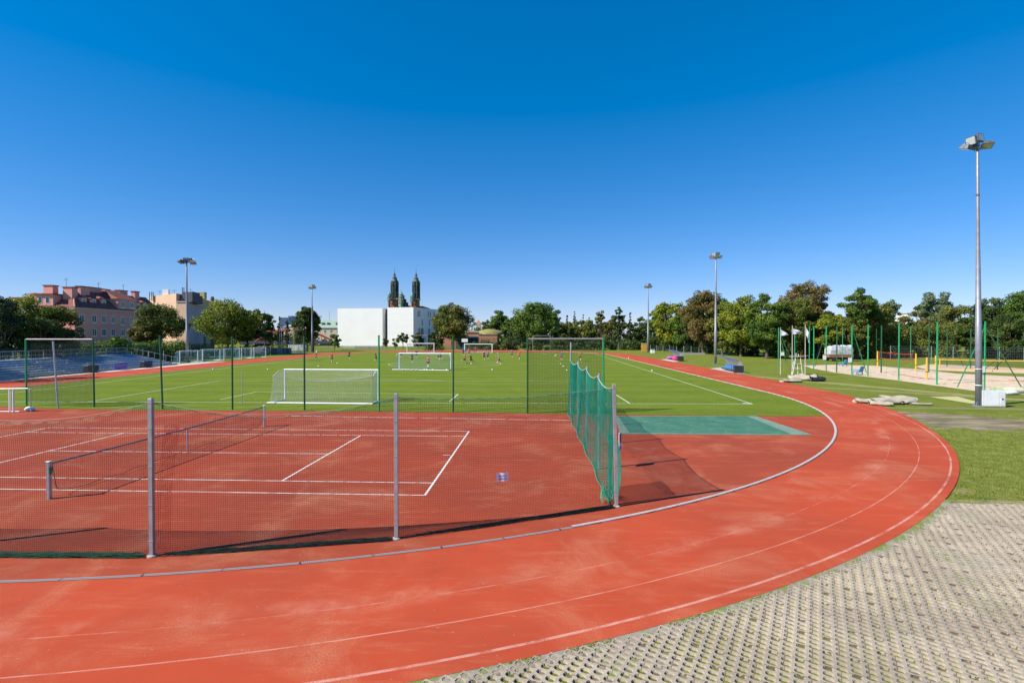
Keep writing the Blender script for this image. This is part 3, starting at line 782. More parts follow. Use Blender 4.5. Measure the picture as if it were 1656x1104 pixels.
goal('football_goal', 'white goal with a dark net beyond the far goal line, before the white building', p1, p2, HT(555.3, p1.y), 2.2, 1.4, M_dnet, cell=.3, r=.006, post_r=.12)
def tframe(label, xa, xb, pb_, pt_, name='netted_frame'):
    pa, pb2 = G(xa, pb_), G(xb, pb_); h = HT(pt_, pa.y); d = pb2-pa
    o = thing(name, label, 'net frame', tuple(pa), 0)
    for q_ in (Vector(), d):
        m1 = MB(); m1.tube([q_, q_+Vector((0, 0, h))], .07, 6); m1.build('post', M_galv, o)
    m1 = MB(); m1.tube([(0, 0, h), (d.x, d.y, h)], .07, 6); m1.build('crossbar', M_galv, o)
tframe('thin grey frame rising behind the goal before the white building', 663, 691, 568, 542)
tframe('thin grey frame standing before the dark trees right of the brick fort', 861.5, 890, 566.5, 542.7)
# row of portable goals on the left, parked along the track, standing with their backs to us
row = [(291, 320, 587.3, 585.2, 567.5), (327.5, 356, 584.8, 582.6, 565.3), (362.5, 387.5, 582, 579.9, 564), (391, 406.5, 580.2, 579, 563), (411, 430, 578.6, 577.4, 562), (486, 495, 572, 571.4, 559)]
lab = ['first', 'second', 'third', 'fourth', 'fifth']
for i, (xa, xb, ba, bb, tp) in enumerate(row):
    p1, p2 = G(xa, ba), G(xb, bb)
    lb = f'blue-netted goal parked left of the track, {lab[i]} from the near end of its row' if i < 5 else 'portable goal parked last and apart in the row left of the track'
    goal('portable_goal', lb, p1, p2, HT(tp, p1.y), 1.5, .9, M_bnet, grp='portable goals parked left of the track', cell=.2, r=.008, post_r=.07, sag=.1)

def ball_mesh():
    bm = bmesh.new(); bmesh.ops.create_icosphere(bm, subdivisions=2, radius=.11); me = bpy.data.meshes.new('football'); bm.to_mesh(me); bm.free()
    me.polygons.foreach_set('use_smooth', [True]*len(me.polygons)); me.materials.append(mat('ball', (.85, .85, .85, 1), (.75, .75, .75, 1), .4)); return me
bme = ball_mesh()
balls = [(344.5, 597.8, 'white ball on the turf before the parked portable goals'), (433, 598.2, 'white ball on the turf left of the near goal, by itself'), (515, 593, 'white ball lying behind the crossbar of the near goal'),
 (476, 598.3, 'white ball on the turf behind the left end of the near goal'), (545.4, 588, 'white ball behind the near goal, by the player in red at the left'), (796, 598.8, 'white ball alone in the middle of the right half of the pitch'),
 (907, 589, 'farthest of three white balls below the player in teal and maroon'), (911, 593.2, 'middle one of three white balls below the player in teal and maroon'), (916.7, 599.4, 'nearest of three white balls below the player in teal and maroon'),
 (1016.7, 579.5, 'white ball on the inner edge of the right straight, far end'), (1054.5, 600.3, 'white ball on the right touchline'), (762, 588.8, 'white ball at the feet of the player in black'), (804.5, 571.2, 'white ball right of the far goal on the goal line')]
for x, y, lb in balls:
    o = bpy.data.objects.new('football', bme); col.objects.link(o); o.location = G(x, y)+Vector((0, 0, .11)); tag(o, lb, 'ball', 'white balls on the turf')
base = G(642, 599); 
for i, x in enumerate((651, 655.5, 660, 667, 673.5, 686, 690, 699.5, 722)):
    o = bpy.data.objects.new('football', bme); col.objects.link(o); o.location = G(x, 598.6)+Vector((0, .12, .11)); tag(o, 'white ball in the row along the foot of the mid-field goal', 'ball', 'balls lined up in the mid-field goal')
for i, x in enumerate((760, 763.5, 766, 773, 778, 782)):
    o = bpy.data.objects.new('football', bme); col.objects.link(o); o.location = G(x, 570.3)+Vector((0, .3, .11)); tag(o, 'white ball scattered in the mouth of the far goal', 'ball', 'balls lying in the far goal')

# ------------------------------------------------------------------ floodlight masts
def lamp_mesh(parent, loc, az, tilt, s=.55):
    "floodlight: trapezoid housing with a glass front, on a stirrup"
    M = Matrix.Translation(loc) @ Matrix.Rotation(az, 4, 'Z') @ Matrix.Rotation(-tilt, 4, 'X')
    mb = MB(); a, b = s/2, s*.28
    vs = [(-a,0,-a*.85),(a,0,-a*.85),(a,0,a*.85),(-a,0,a*.85),(-b,-s*.42,-b),(b,-s*.42,-b),(b,-s*.42,b),(-b,-s*.42,b),(-a,.06,-a*.85),(a,.06,-a*.85),(a,.06,a*.85),(-a,.06,a*.85)]
    fs = [(4,5,6,7),(0,1,5,4),(1,2,6,5),(2,3,7,6),(3,0,4,7),(0,8,9,1),(1,9,10,2),(2,10,11,3),(3,11,8,0),(8,11,10,9)]
    mb.add([M @ Vector(v) for v in vs], fs)
    h = mb.build('floodlight', M_lamp, parent)
    mb = MB(); k = .86
    mb.add([M @ Vector(v) for v in [(-a*k,.066,-a*.85*k),(a*k,.066,-a*.85*k),(a*k,.066,a*.85*k),(-a*k,.066,a*.85*k)]], [(0,3,2,1)])
    mb.build('lamp_glass', M_lglass, h)
    mb = MB(); mb.tube([M @ Vector(v) for v in [(-a-.03,-.03,0),(-a-.03,-s*.55,0),(a+.03,-s*.55,0),(a+.03,-.03,0)]], .022, 5); mb.build('bracket', M_galv, h)
M_lamp = mat('lamp housing', (.10, .10, .11, 1), (.16, .16, .17, 1), .45, .3)
M_lglass = mat('lamp glass', (.55, .58, .60, 1), (.45, .48, .5, 1), .15, .3)
def mast(px, pb, pt_, label, r0, r1, lamps, ls, arm, detail=False):
    p = G(px, pb); h = HT(pt_, p.y)
    o = thing('floodlight_mast', label, 'floodlight mast', tuple(p), 0, 'floodlight masts round the pitch')
    mb = MB(); n = 12
    prof = [(r0, -.02), (r0*.93, h*.33), (r0*.93-.012, h*.33+.02), (r1*1.25, h*.7), (r1, h-.05), (r1*.6, h)]
    mb.lathe(prof, n); po = mb.build('pole', M_mast, o, True)
    mb = MB(); mb.lathe([(r0*2, -.02), (r0*2, .03), (r0*1.3, .04)], 12)
    for k in range(8):
        q = k*math.pi/4; mb.box(r0*1.55*math.cos(q)-.02, r0*1.55*math.cos(q)+.02, r0*1.55*math.sin(q)-.02, r0*1.55*math.sin(q)+.02, .03, .10)
    for k in range(4):
        q = k*math.pi/2+.4; c_, s_ = math.cos(q), math.sin(q)
        mb.add([(r0*.9*c_-s_*.01, r0*.9*s_+c_*.01, .04), (r0*1.8*c_-s_*.01, r0*1.8*s_+c_*.01, .04), (r0*.9*c_-s_*.01, r0*.9*s_+c_*.01, .34), (r0*.9*c_+s_*.01, r0*.9*s_-c_*.01, .04), (r0*1.8*c_+s_*.01, r0*1.8*s_-c_*.01, .04), (r0*.9*c_+s_*.01, r0*.9*s_-c_*.01, .34)], [(0,1,2),(3,5,4),(1,4,5,2),(0,2,5,3),(0,3,4,1)])
    mb.build('base_plate', M_mast, po)
    mb = MB()
    for a0, a1, z in arm: mb.tube([a0+(h+z,), a1+(h+z,)], .045, 6)
    mb.tube([(0, 0, h-.4), (0, 0, h+.45)], .06, 6)
    mb.build('cross_arm', M_mast, o)
    if detail:
        mb = MB(); mb.lathe([(r0*.95+.02, 1.5), (r0*.95+.02, 1.56)], 12); mb.lathe([(r0*.95+.02, 2.7), (r0*.95+.02, 2.74)], 12); mb.build('strap', M_white, po)
        mb = MB(); mb.lathe([(r1*1.1, h-3.5), (r1*1.1+.03, h-3.4), (r1*1.1, h-3.3)], 10); mb.build('collar', M_lamp, po)
    for x, y, z, az, ti in lamps: lamp_mesh(o, Vector((x, y, h+z)), R(az), R(ti), ls)
    return o
M_mast = mat('mast steel', (.27, .28, .32, 1), (.21, .22, .26, 1), .5, .35, scale=4, bumpst=.1)
mast(1583, 656, 240, 'tall grey floodlight mast at the right, nearest, rising beside a white cabinet', .21, .085,
     [(-.55, -.1, .50, 100, 10), (.25, .05, .80, 200, -8), (.60, -.1, .15, 160, 62), (-.75, .1, .02, 20, 70), (-.15, .25, .25, 40, 20)], .70,
     [((-.9, 0), (.8, 0), .05), ((0, -.3), (0, .4), .15), ((-.5, 0), (.5, .1), .55)], True).rotation_euler = (0, -.017, 0)
far6 = [(-.75, 0, -.02, 140, 40), (-.38, .1, .55, 165, 5), (.40, .1, .60, 200, 10), (.80, 0, .05, 220, 40), (.05, -.2, -.05, 175, 62)]
farm = [((-.9, 0), (.9, 0), 0), ((-.5, .1), (.5, .1), .5), ((0, -.4), (0, .4), .1)]
mast(1157, 589, 416, 'floodlight mast on the right lawn beside the nearer dugout', .24, .11, far6, .72, farm)
mast(1048, 570.6, 464, 'floodlight mast far off on the right lawn, beyond the farther dugout', .26, .12, far6, .85, farm)
mast(303, 586, 424, 'floodlight mast at the left, rising between the stand and the parked goals', .26, .12, [(-1.2,0,.0,150,60),(-.6,.2,.15,170,40),(0,0,.4,190,30),(.5,.2,.35,170,35),(1.2,0,-.15,190,60),(-.2,-.3,-.1,120,60)], 1.05, farm)
mast(505, 569.3, 465.5, 'floodlight mast far off before the oval tree left of the white building', .26, .12, far6, .85, farm)
p = G(1606, 657)
o = thing('electric_cabinet', 'white electric cabinet standing beside the foot of the nearest floodlight mast', 'cabinet', tuple(p), R(-12))
hcab = HT(631, p.y)-.0
mb = MB(); mb.bbox(-.72, .66, -.18, .38, 0, hcab, .02); mb.build('housing', mat('cabinet paint', (.66, .66, .67, 1), (.54, .55, .57, 1), .5, scale=3), o)
mb = MB(); mb.bbox(-.62, .28, -.20, -.181, .08, hcab-.08, .008); dd = mb.build('door', mat('cabinet door', (.72, .73, .76, 1), (.64, .65, .68, 1), .5), o)
mb = MB(); mb.bbox(.34, .62, -.20, -.181, .08, hcab-.08, .008); d2 = mb.build('door', mat('cabinet paint', None), o)
mb = MB(); mb.box(.42, .50, -.225, -.20, .52, .62); mb.build('handle', M_black, d2)

# ------------------------------------------------------------------ grandstand on the left
sx1 = -58.8; sy0, sy1 = 34.0, 89.0
gs = thing('grandstand', 'low open grandstand of blue benches on grey steps left of the track', 'grandstand', (sx1, 60, 0))
NR = 8; TR = .82; RS = .235
mb = MB()
prof = [(0, 0)]
for k in range(NR):
    prof += [(-k*TR, .28+k*RS), (-(k+1)*TR, .28+k*RS)]
prof += [(-NR*TR-.8, .28+(NR-1)*RS), (-NR*TR-.8, -.2), (0, -.2)]
def taper(k): return -k*.55                                     # the far end steps back row by row
vs = [(x, sy0-60, z) for x, z in prof]+[(x, sy1-60-(-x)*.30, z) for x, z in prof]; n = len(prof)
mb.add(vs, [(i, (i+1) % n, n+(i+1) % n, n+i) for i in range(n)]+[tuple(range(n))[::-1], tuple(range(n, 2*n))])
mb.build('steps', mat('stand concrete', (.36, .36, .34, 1), (.26, .27, .26, 1), .9, scale=2), gs)
for k in range(NR):
    x = -(k+.5)*TR; z = .28+k*RS; ye = sy1-60-(-x)*.30-.8; y = sy0-60+.5
    while y < ye-2:
        y2 = min(y+random.choice((5.4, 6.6, 7.2)), ye)
        mb = MB(); mb.bbox(x-.13, x+.13, y, y2-.45, z+.14, z+.19, .01); 
        yy = y+.4
        b_ = mb.build('bench', M_blue if random.random() > .3 else mat('faded blue bench', (.16, .32, .55, 1), (.5, .58, .62, 1), .5), gs)
        y = y2
mb = MB(); xr = -NR*TR-.6; zr = .28+(NR-1)*RS; y = sy0-60
ye = sy1-60+xr*.30
while y < ye: mb.tube([(xr, y, zr), (xr, y, zr+1.15)], .03, 5); y += 2.2
for dz in (.5, 1.12): mb.tube([(xr, sy0-60, zr+dz), (xr, ye, zr+dz)], .03, 5)
y = sy0-60
while y < ye: mb.tube([(xr, y, zr+.1), (xr, y, zr+1.1)], .012, 3); y += .28
for k in range(NR):                                             # handrail down the far end
    x = -k*TR; yy = sy1-60-(-x)*.30; mb.tube([(x, yy, .28+k*RS), (x, yy, 1.3+k*RS)], .025, 5)
mb.tube([(0, sy1-60, 1.25), (-NR*TR, sy1-60-NR*TR*.30, 1.3+(NR-1)*RS)], .03, 5)
mb.build('railing', M_galv, gs)
mb = MB(); mb.v = [(-58.8, 30, -.012), (-57.2, 30, -.012), (-56.3, 100, -.012), (-60.0, 100, -.012), (-57.7, 92, -.012)]; mb.f = [(0, 1, 2, 3)]
mb.v = mb.v[:4]; struct(mb.build('concrete_path', mat('pale concrete', (.62, .55, .46, 1), (.50, .45, .38, 1), .9, scale=1.5)))
for px, pb, lb in ((147, 606, 'black box trolley before the stand, nearer one behind the dark green frame post'), (236.5, 595.6, 'black box trolley before the stand, farther one right of the banner')):
    p = G(px, pb); p.x = -58.4-.0; p.y = FPX*58.4/(828-px)
    o = thing('box_trolley', lb, 'trolley', tuple(p), R(90), 'black boxes before the stand')
    mb = MB(); mb.bbox(-.95, .95, -.3, .3, .10, .95, .04); mb.build('box', M_black, o)
    mb = MB(); mb.tube([(-.95, .3, .9), (-1.1, .35, 1.1), (-1.1, -.35, 1.1), (-.95, -.3, .9)], .025, 5); mb.build('handle', M_galv, o)
    for x in (-.7, .7):
        for y_ in (-.34, .26): mb = MB(); mb.tube([(x, y_, .10), (x, y_+.08, .10)], .10, 10); mb.build('wheel', M_galv, o)
p = G(195, 598); p.x = -58.3; p.y = FPX*58.3/(828-195)
o = thing('advertising_banner', 'blue and violet advertising banner on a low frame before the stand', 'banner', tuple(p), R(90))
mb = MB(); mb.bbox(-1.3, 1.3, -.02, .02, .12, .98, .005); mb.build('panel', mat('banner cloth', (.10, .10, .42, 1), (.22, .18, .5, 1), .6, scale=1.4), o)
mb = MB()
for z, x0_, x1_ in ((.62, -.8, .75), (.38, -.95, .35)):
    x = x0_
    while x < x1_: mb.box(x, x+.13, -.026, -.021, z, z+.14); x += .2
mb.build('lettering', mat('banner pink', (.60, .25, .42, 1), None, .6), o)
mb = MB(); mb.tube([(-1.2, 0, 0), (-1.2, 0, 1.0)], .02, 5); mb.tube([(1.2, 0, 0), (1.2, 0, 1.0)], .02, 5); mb.build('frame', M_galv, o)

# ------------------------------------------------------------------ dugouts on the right
M_poly = None
m, t, b = newmat('clouded polycarbonate'); b.inputs['Base Color'].default_value = (.50, .52, .55, 1); b.inputs['Roughness'].default_value = .35; b.inputs['Alpha'].default_value = .38; M_poly = m
def dugout(pn, pf, label, L, nseats, filled=True):
    "pn: near end foot, pf: far end foot of the front, roof curving over from the back"
    a = G(*pn); b_ = G(*pf); d = (b_-a); d.z = 0; d.normalize(); rz = math.atan2(d.y, d.x)
    o = thing('dugout', label, 'dugout', tuple(a), rz)
    D = 1.75; H = 2.1
    arc = [(-D*1.0, 0.0), (-D, .7)]+[(-D+ (1-math.cos(q))*D*1.05, .7+math.sin(q)*(H-.7)) for q in [R(k*11.25) for k in range(1, 9)]]
                                                                 # the front edge is the local x axis, the back lies at -y, away from the track
    nr = 7
    for k in range(nr+1):
        x = L*k/nr; mb = MB(); mb.tube([(x, y, z) for y, z in arc], .035, 6); mb.build('rib', M_blue if k in (3, 4, 5) else M_galv, o)
    mb = MB()
    for y, z in arc: mb.v += [(0, y, z), (L, y, z)]
    mb.f = [(2*i, 2*i+1, 2*i+3, 2*i+2) for i in range(1, len(arc)-1)]; mb.build('canopy', M_poly, o, True)
    mb = MB(); mb.v = [(0, y, z) for y, z in arc]+[(0, -.9, 0.0), (0, -.9, .9)]; mb.f=[(0,1,2,3,4,5,11),(0,11,10)]; mb.build('end_panel', M_poly, o)
    mb = MB(); mb.bbox(.02, L-.02, -1.25, -.85, .16, .24, .01); mb.build('seat_beam', M_black, o)
    for k in range(nseats):
        x = .9+(L-1.2)*(k+.5)/nseats; mb = MB()
        mb.add([(x-.24,-.72,.48),(x+.24,-.72,.48),(x+.24,-1.2,.44),(x-.24,-1.2,.44),(x-.22,-1.34,.92),(x+.22,-1.34,.92),(x-.24,-.72,.34),(x+.24,-.72,.34)], [(0,1,2,3),(3,2,5,4),(6,7,1,0)])
        mb.box(x-.04, x+.04, -1.0, -.9, .2, .43); mb.build('seat', M_blue, o)
    mb = MB(); mb.bbox(-.05, .7, -1.75, -.6, 0, 1.0, .04); mb.build('end_box', M_black, o)
    return o
dugout((1181, 602.8), (1155, 596.9), 'curved clear dugout with a row of blue seats beside the right straight', 7.0, 7)
dugout((1091, 583.8), (1077, 581), 'curved clear dugout farther off, with pink bags piled at its seats', 7.5, 7)
mb = MB(); q = [G(1139, 596.2), G(1185, 604.2), G(1209, 603.2), G(1165, 594)]; mb.v = [(p.x, p.y, -.015) for p in q]; mb.f = [(0, 1, 2, 3)]; struct(mb.build('dugout_paving', mat('pale slab', (.52, .46, .40, 1), (.44, .40, .35, 1), .9)))
mb = MB(); q = [G(1066, 581), G(1088, 585.2), G(1100, 584), G(1078, 580.3)]; mb.v = [(p.x, p.y, -.015) for p in q]; mb.f = [(0, 1, 2, 3)]; struct(mb.build('dugout_paving', MATS['pale slab']))
for px, py, s, c, lb in ((1092, 583, (.5, .4, .55), (.80, .03, .16, 1), 'bright pink bag before the farther dugout'), (1087, 580.6, (1.2, .4, .4), (.45, .08, .40, 1), 'purple sports bag lying left of the pink one'), (1098, 582.4, (.5, .4, .4), (.55, .05, .25, 1), 'dark pink bag lying between the pink bag and the black box')):
    mb = MB(); lump(mb, (0, 0, s[2]*.8), s, px, amp=.35); o = mb.build('sports_bag', mat('bag'+str(px), c, None, .7), None, True); o.location = G(px, py); tag(o, lb, 'bag')
# ------------------------------------------------------------------ flags, umpire chairs, rolled covers
def flag(px, pb, pt_, shape, label):
    p = G(px, pb); h = HT(pt_, p.y); o = thing('flag', label, 'flag', tuple(p), 0)
    mb = MB(); mb.tube([(0, 0, 0), (-.02, 0, h)], [.045, .03], 8); mb.lathe([(.03, h), (.05, h+.05), (.0, h+.1)], 8, (-.02, 0)); mb.build('flagpole', mat('pale pole', (.62, .55, .55, 1), None, .5), o)
    mb = MB(); nu, nv = 10, 4
    for j in range(nv+1):
        for i in range(nu+1):
            f, g = i/nu, j/nv; x, z = shape(f, g); mb.v.append((x, .10*math.sin(f*7+g*2)*f, h-z))
    for j in range(nv):
        for i in range(nu): k = j*(nu+1)+i; mb.f.append((k, k+1, k+nu+2, k+nu+1))
    return o, mb.build('cloth', mat('flag cloth', (.80, .78, .80, 1), (.72, .70, .74, 1), .7), o, True)
flag(1262, 605.5, 530.5, lambda f, g: (f*1.15, .15+f*.75+g*(.85*(1-f))), 'white pennant flag on a pole, leftmost of the three flags')
o, cl = flag(1281, 608.5, 527.5, lambda f, g: (f*1.25, .25+f*.35*(1-g)*1.2+g*(.75+f*.15)*(1-.35*f)), 'white flag with dark print, flying between the two plain ones')
mb = MB(); random.seed(5)
x = .30
h = HT(527.5, o.location.y)
while x < .95: mb.box(x, x+.06, -.02-.10, -.012-.10, h-.78-.1*x, h-.58-.1*x); mb.box(x, x+.06, .10, .108, h-.78-.1*x, h-.58-.1*x); x += .1
mb.build('emblem', mat('dark print', (.20, .16, .30, 1), None, .7), cl)
flag(1302, 606, 525.5, lambda f, g: (f*.55*(1-.1*g)+.02, .1+g*1.0+f*1.25*(1-.0*g)-.0) if g < 1.1 else (0, 0), 'white flag hanging limp, rightmost of the three flags')
p = G(1291, 606)
o = thing('umpire_stand', 'pale tubular umpire stand with a wooden top between the flags', 'umpire stand', tuple(p))
h = HT(577, p.y)
for dx, dy in ((-.75, 0), (.55, 0), (-.45, .8), (.4, .8)):
    mb = MB(); mb.tube([(dx, dy, 0), (dx*.45, dy*.7, h)], .035, 6); mb.build('leg', M_white, o)
for z in (.35, .62): 
    mb = MB(); mb.tube([(-.5, .1, h*z), (.4, .1, h*z)], .025, 5); mb.tube([(-.4, .6, h*z), (.35, .6, h*z)], .025, 5); mb.build('rung', M_white, o)
mb = MB(); mb.bbox(-.9, .7, -.1, .7, h, h+.05, .01); mb.build('platform', mat('pale wood', (.50, .42, .28, 1), (.42, .34, .22, 1), .8), o)
mb = MB(); mb.tube([(-.15, .3, h), (-.15, .3, h+.5)], .03, 6); mb.tube([(.15, .3, h), (.15, .3, h+.4)], .03, 6); mb.build('back_support', M_white, o)
p = G(1292, 590); o = thing('bench_table', 'wooden table top on thin legs behind the flags', 'table', tuple(p))
mb = MB(); z = HT(574.5, p.y); mb.bbox(-1.4, 1.4, -.5, .5, z-.08, z, .01); mb.build('table_top', mat('wood', (.36, .20, .10, 1), (.28, .15, .08, 1), .8), o)
for x in (-1.2, 1.2):
    mb = MB(); mb.tube([(x, 0, 0), (x, 0, z-.08)], .04, 6); mb.build('leg', M_galv, o)
M_canvas = mat('rolled canvas', (.42, .37, .28, 1), (.33, .28, .21, 1), .9, scale=3, bumpst=.4)
def rolls(specs, grp):
    for i, (px, py, sx_, sy_, sz, rz, lb) in enumerate(specs):
        mb = MB(); L = sx_
        vs = []; fs = []; n, m_ = 12, 14
        for a in range(n+1):
            for q in range(m_):
                ph = 2*math.pi*q/m_; x = -L+2*L*a/n
                k = 1+.22*mn.noise(Vector((x*1.3+i*7, math.cos(ph)*1.5, math.sin(ph)*1.5)))
                if a in (0, n): k *= .75
                vs.append((x+.08*math.sin(ph*2+i), math.cos(ph)*sy_*k, max(0, (sz*.85+math.sin(ph)*sz*k)*1.05*(1+.14*math.sin(x*5+i*2)))))
        for a in range(n):
            for q in range(m_): fs.append((a*m_+q, a*m_+(q+1) % m_, (a+1)*m_+(q+1) % m_, (a+1)*m_+q))
        fs += [tuple(range(m_)), tuple(n*m_+q for q in range(m_))[::-1]]
        mb.add(vs, fs); o = mb.build('rolled_cover', M_canvas if 'black' not in lb else M_black, None, True); o.location = G(px, py); o.rotation_euler = (0, 0, rz); tag(o, lb, 'rolled cover', grp)
rolls([(1279, 617.5, 1.1, .5, .17, .1, 'flat pale rolled cover, leftmost of the heap under the flags'), (1292, 614.5, 1.1, .6, .30, -.6, 'rolled cover with a dark hollow end below the middle flag'),
       (1306, 614, 1.0, .6, .32, -.8, 'rolled cover right of the umpire stand, with a dark open end'), (1322, 616, .8, .45, .24, .1, 'black rolled sheet at the right end of the heap under the flags')], 'rolled covers under the flags')
rolls([(1407, 652, 1.0, .50, .20, -.35, 'tan rolled cover by the track edge, leftmost of its heap'), (1429, 652.5, 1.05, .6, .22, .12, 'tan rolled cover in the middle of the heap by the track edge'), (1423, 655, .7, .35, .15, -.5, 'small tan fold lying in front of the middle rolled cover'),
       (1450, 649.5, 1.2, .6, .24, -.15, 'largest tan rolled cover, at the back of the heap by the track'), (1468, 652, .6, .35, .14, .2, 'small tan rolled cover at the right end of the heap'), (1489, 653.8, .7, .2, .06, -.2, 'thin flat strip of cover lying right of the heap')], 'rolled covers by the track edge')
# yellow mat and white pipe at the right
mb = MB(); q = [G(1503, 641.5), G(1572, 652.5), G(1583, 650), G(1548, 641)]; mb.v = [(p.x, p.y, .0) for p in q]; mb.f = [(0, 1, 2, 3)]; struct(mb.build('dry_grass_patch', mat('dry grass', (.52, .47, .20, 1), (.42, .40, .16, 1), .95, scale=6, bumpst=.6)))
p = G(1650, 636); mb = MB(); mb.tube([(-2.2, .3, .28), (3.5, -.2, .28)], .26, 12); o = mb.build('rolled_cover', mat('white green roll', (.55, .55, .45, 1), (.20, .28, .10, 1), .9, scale=1.2), None, True); o.location = p; tag(o, 'long pale green and white roll at the right edge by the sand court', 'rolled cover')
p = G(1631, 637.5); mb = MB(); lump(mb, (0, 0, .15), (.9, .35, .18), 8); o = mb.build('sheet_bundle', MATS['white cloth'], None, True); o.location = p; tag(o, 'white sheet lying at the left end of the pale roll', 'sheet')
o = None
# ------------------------------------------------------------------ beach volleyball courts
mb = MB()
q = [G(1296, 590.5), G(1318, 596), G(1352, 602.5), G(1403, 609), G(1453, 615), G(1515, 623.5), G(1594, 634), G(1656, 637), G(1760, 645), G(1760, 612), G(1656, 609), G(1545, 603.5), G(1490, 597), G(1420, 591.2), G(1350, 589.5)]
mb.v = [(p.x, p.y, -.012) for p in q]; mb.f = [tuple(range(len(q)))]; struct(mb.build('beach_sand', M_sand))
mb = MB(); q = [G(1480, 592.5), G(1500, 597.5), G(1560, 600.5), G(1760, 607), G(1760, 602), G(1600, 592), G(1500, 588.5)]
mb.v = [(p.x, p.y, -.012) for p in q]; mb.f = [tuple(range(len(q)))]; struct(mb.build('beach_sand', M_sand))
# footprints and dunes: a lumpy skin over the visible sand
mb = MB(); 
for j in range(91):
    for i in range(121):
        px = 1310+(1656-1310)*i/120; f = j/90
        lo = np.interp(px, [1310, 1352, 1403, 1453, 1515, 1594, 1656], [595, 602, 608.5, 614.5, 623, 633.5, 636.5]); hi = np.interp(px, [1310, 1420, 1490, 1545, 1656], [591, 591.5, 597.5, 604, 609.5])
        p = G(px, lo+(hi-lo)*f); e = min(1, 8*min(f, 1-f))
        mb.v.append((p.x, p.y, -.008+e*(.05+.07*mn.noise(Vector((p.x*1.3, p.y*1.3, 0)))+.04*mn.noise(Vector((p.x*4, p.y*4, 2))))))
for j in range(90):
    for i in range(120): k = j*121+i; mb.f.append((k, k+1, k+122, k+121))
struct(mb.build('sand_surface', M_sand, smooth=True))
mb = MB()
for a, b_ in (((1455, 606.5), (1494, 613)), ((1494, 613), (1510, 614.5)), ((1630, 615), (1656, 617))): 
    A_, B_ = G(*a), G(*b_); mb.tube([(A_.x, A_.y, .10), (B_.x, B_.y, .10)], .035, 4)
tag(mb.build('court_tape', M_red), 'red boundary tapes lying on the sand of the beach court', 'court tape')
def vpost(px, pb, pt_, lb):
    p = G(px, pb); h = HT(pt_, p.y); o = thing('volleyball_post', lb, 'volleyball post', tuple(p))
    mb = MB(); mb.lathe([(.10, 0), (.10, 1.9), (.085, 1.95), (.085, h)], 10); mb.build('padding', M_yellow, o)
    mb = MB(); mb.lathe([(.14, .9), (.14, .96)], 10); mb.build('strap', M_black, o); return p
va = vpost(1419, 592.5, 567.5, 'yellow post holding the left end of the red net'); vb = vpost(1481, 601, 571.3, 'yellow post at the right end of the red net')
vc = vpost(1498.5, 614, 577.8, 'nearest yellow post, standing alone on the sand'); vd = vpost(1513, 594.5, 580, 'far yellow post, partly hidden behind a green post')
def vnet(A_, B_, zt, zb, band, lb):
    d = B_-A_; d.z = 0; L = d.length; o = thing('volleyball_net', lb, 'volleyball net', tuple(A_)); 
    for z in (zt, zb):
        mb = MB(); dd = d/L; n = Vector((-dd.y, dd.x, 0))*.012
        pts = [dd*(L*j/10)+Vector((0, 0, z-.07*math.sin(math.pi*j/10))) for j in range(11)]; vs = []
        for p in pts: vs += [p-n-Vector((0,0,.04)), p-n+Vector((0,0,.04)), p+n+Vector((0,0,.04)), p+n-Vector((0,0,.04))]
        mb.add(vs, [(4*j+i, 4*j+(i+1) % 4, 4*j+4+(i+1) % 4, 4*j+4+i) for j in range(10) for i in range(4)]); mb.build('band', band, o)
    mb = MB(); net_wires(mb, lambda u, w_: d*(u/L)+Vector((0, 0, zb+(zt-zb)*w_-.07*math.sin(math.pi*u/L))), L, .1, .006, 0, 0, 9, .8, 2); mb.build('net', M_blknet, o)
    for f in (.02, .98):
        mb = MB(); q = d*f; mb.box(q.x-.04, q.x+.04, q.y-.03, q.y+.03, zb, zt); mb.build('side_band', band, o)
n1 = va.lerp(vb, .05); n2 = va.lerp(vb, .95); vnet(G(1421, 592.8), G(1476, 600.2), 2.43, 1.45, M_red, 'red-banded volleyball net on the sand court, farther of the two')
e1 = Vector((48.4, 57.6, 0)); e2 = Vector((57.5, 54.6, 0)); vnet(e1, e2, 2.43, 1.4, M_orange, 'orange-banded volleyball net crossing behind the nearest floodlight mast')
def cpost(px, pb, pt_, lb, dark=False, braces=(), sign=None, r=.092):
    p = G(px, pb); h = HT(pt_, p.y); m_ = M_dgpost if dark else M_gpost
    o = thing('court_post', lb, 'post', tuple(p), 0, 'green posts round the sand courts')
    mb = MB(); mb.tube([(0, 0, -.05), (0, 0, h)], r*.85, 8); mb.build('pole', m_, o)
    mb = MB(); mb.lathe([(r*.7, h), (r*1.0, h+.02), (r*.4, h+.07)], 8); mb.build('cap', m_, o)
    for bx, by, in braces:
        e = G(bx, by)-p; mb = MB(); mb.tube([(0, 0, h*.94), (e.x, e.y, -.02)], .05, 6); mb.build('brace', m_, o)
    if sign:
        z = HT(sign, p.y); mb = MB(); mb.bbox(-.55 if sign != 572 else .3, -.08 if sign != 572 else .9, -.14, -.11, z-.3, z+.3, .005); mb.build('plate', M_white, o)
cpost(1258.7, 591.2, 530.3, 'green braced post with a white plate, leftmost, behind the first flag', braces=((1273, 591), (1284, 590)), sign=572)
cpost(1285, 592, 533, 'green post standing behind the middle flag'); cpost(1308.8, 588.8, 529.7, 'green post just right of the limp flag, the thinner one')
cpost(1315.8, 596.7, 528, 'green post right of the limp flag, met by a brace at its foot'); cpost(1336, 599.7, 527.5, 'green post with a left-leaning brace and white plate before the white stack', braces=((1317.6, 593),), sign=578)
cpost(1353, 602, 527.5, 'dark post standing before the white stack', True); cpost(1362.3, 590, 533, 'thin green post at the farther blue chair', r=.06)
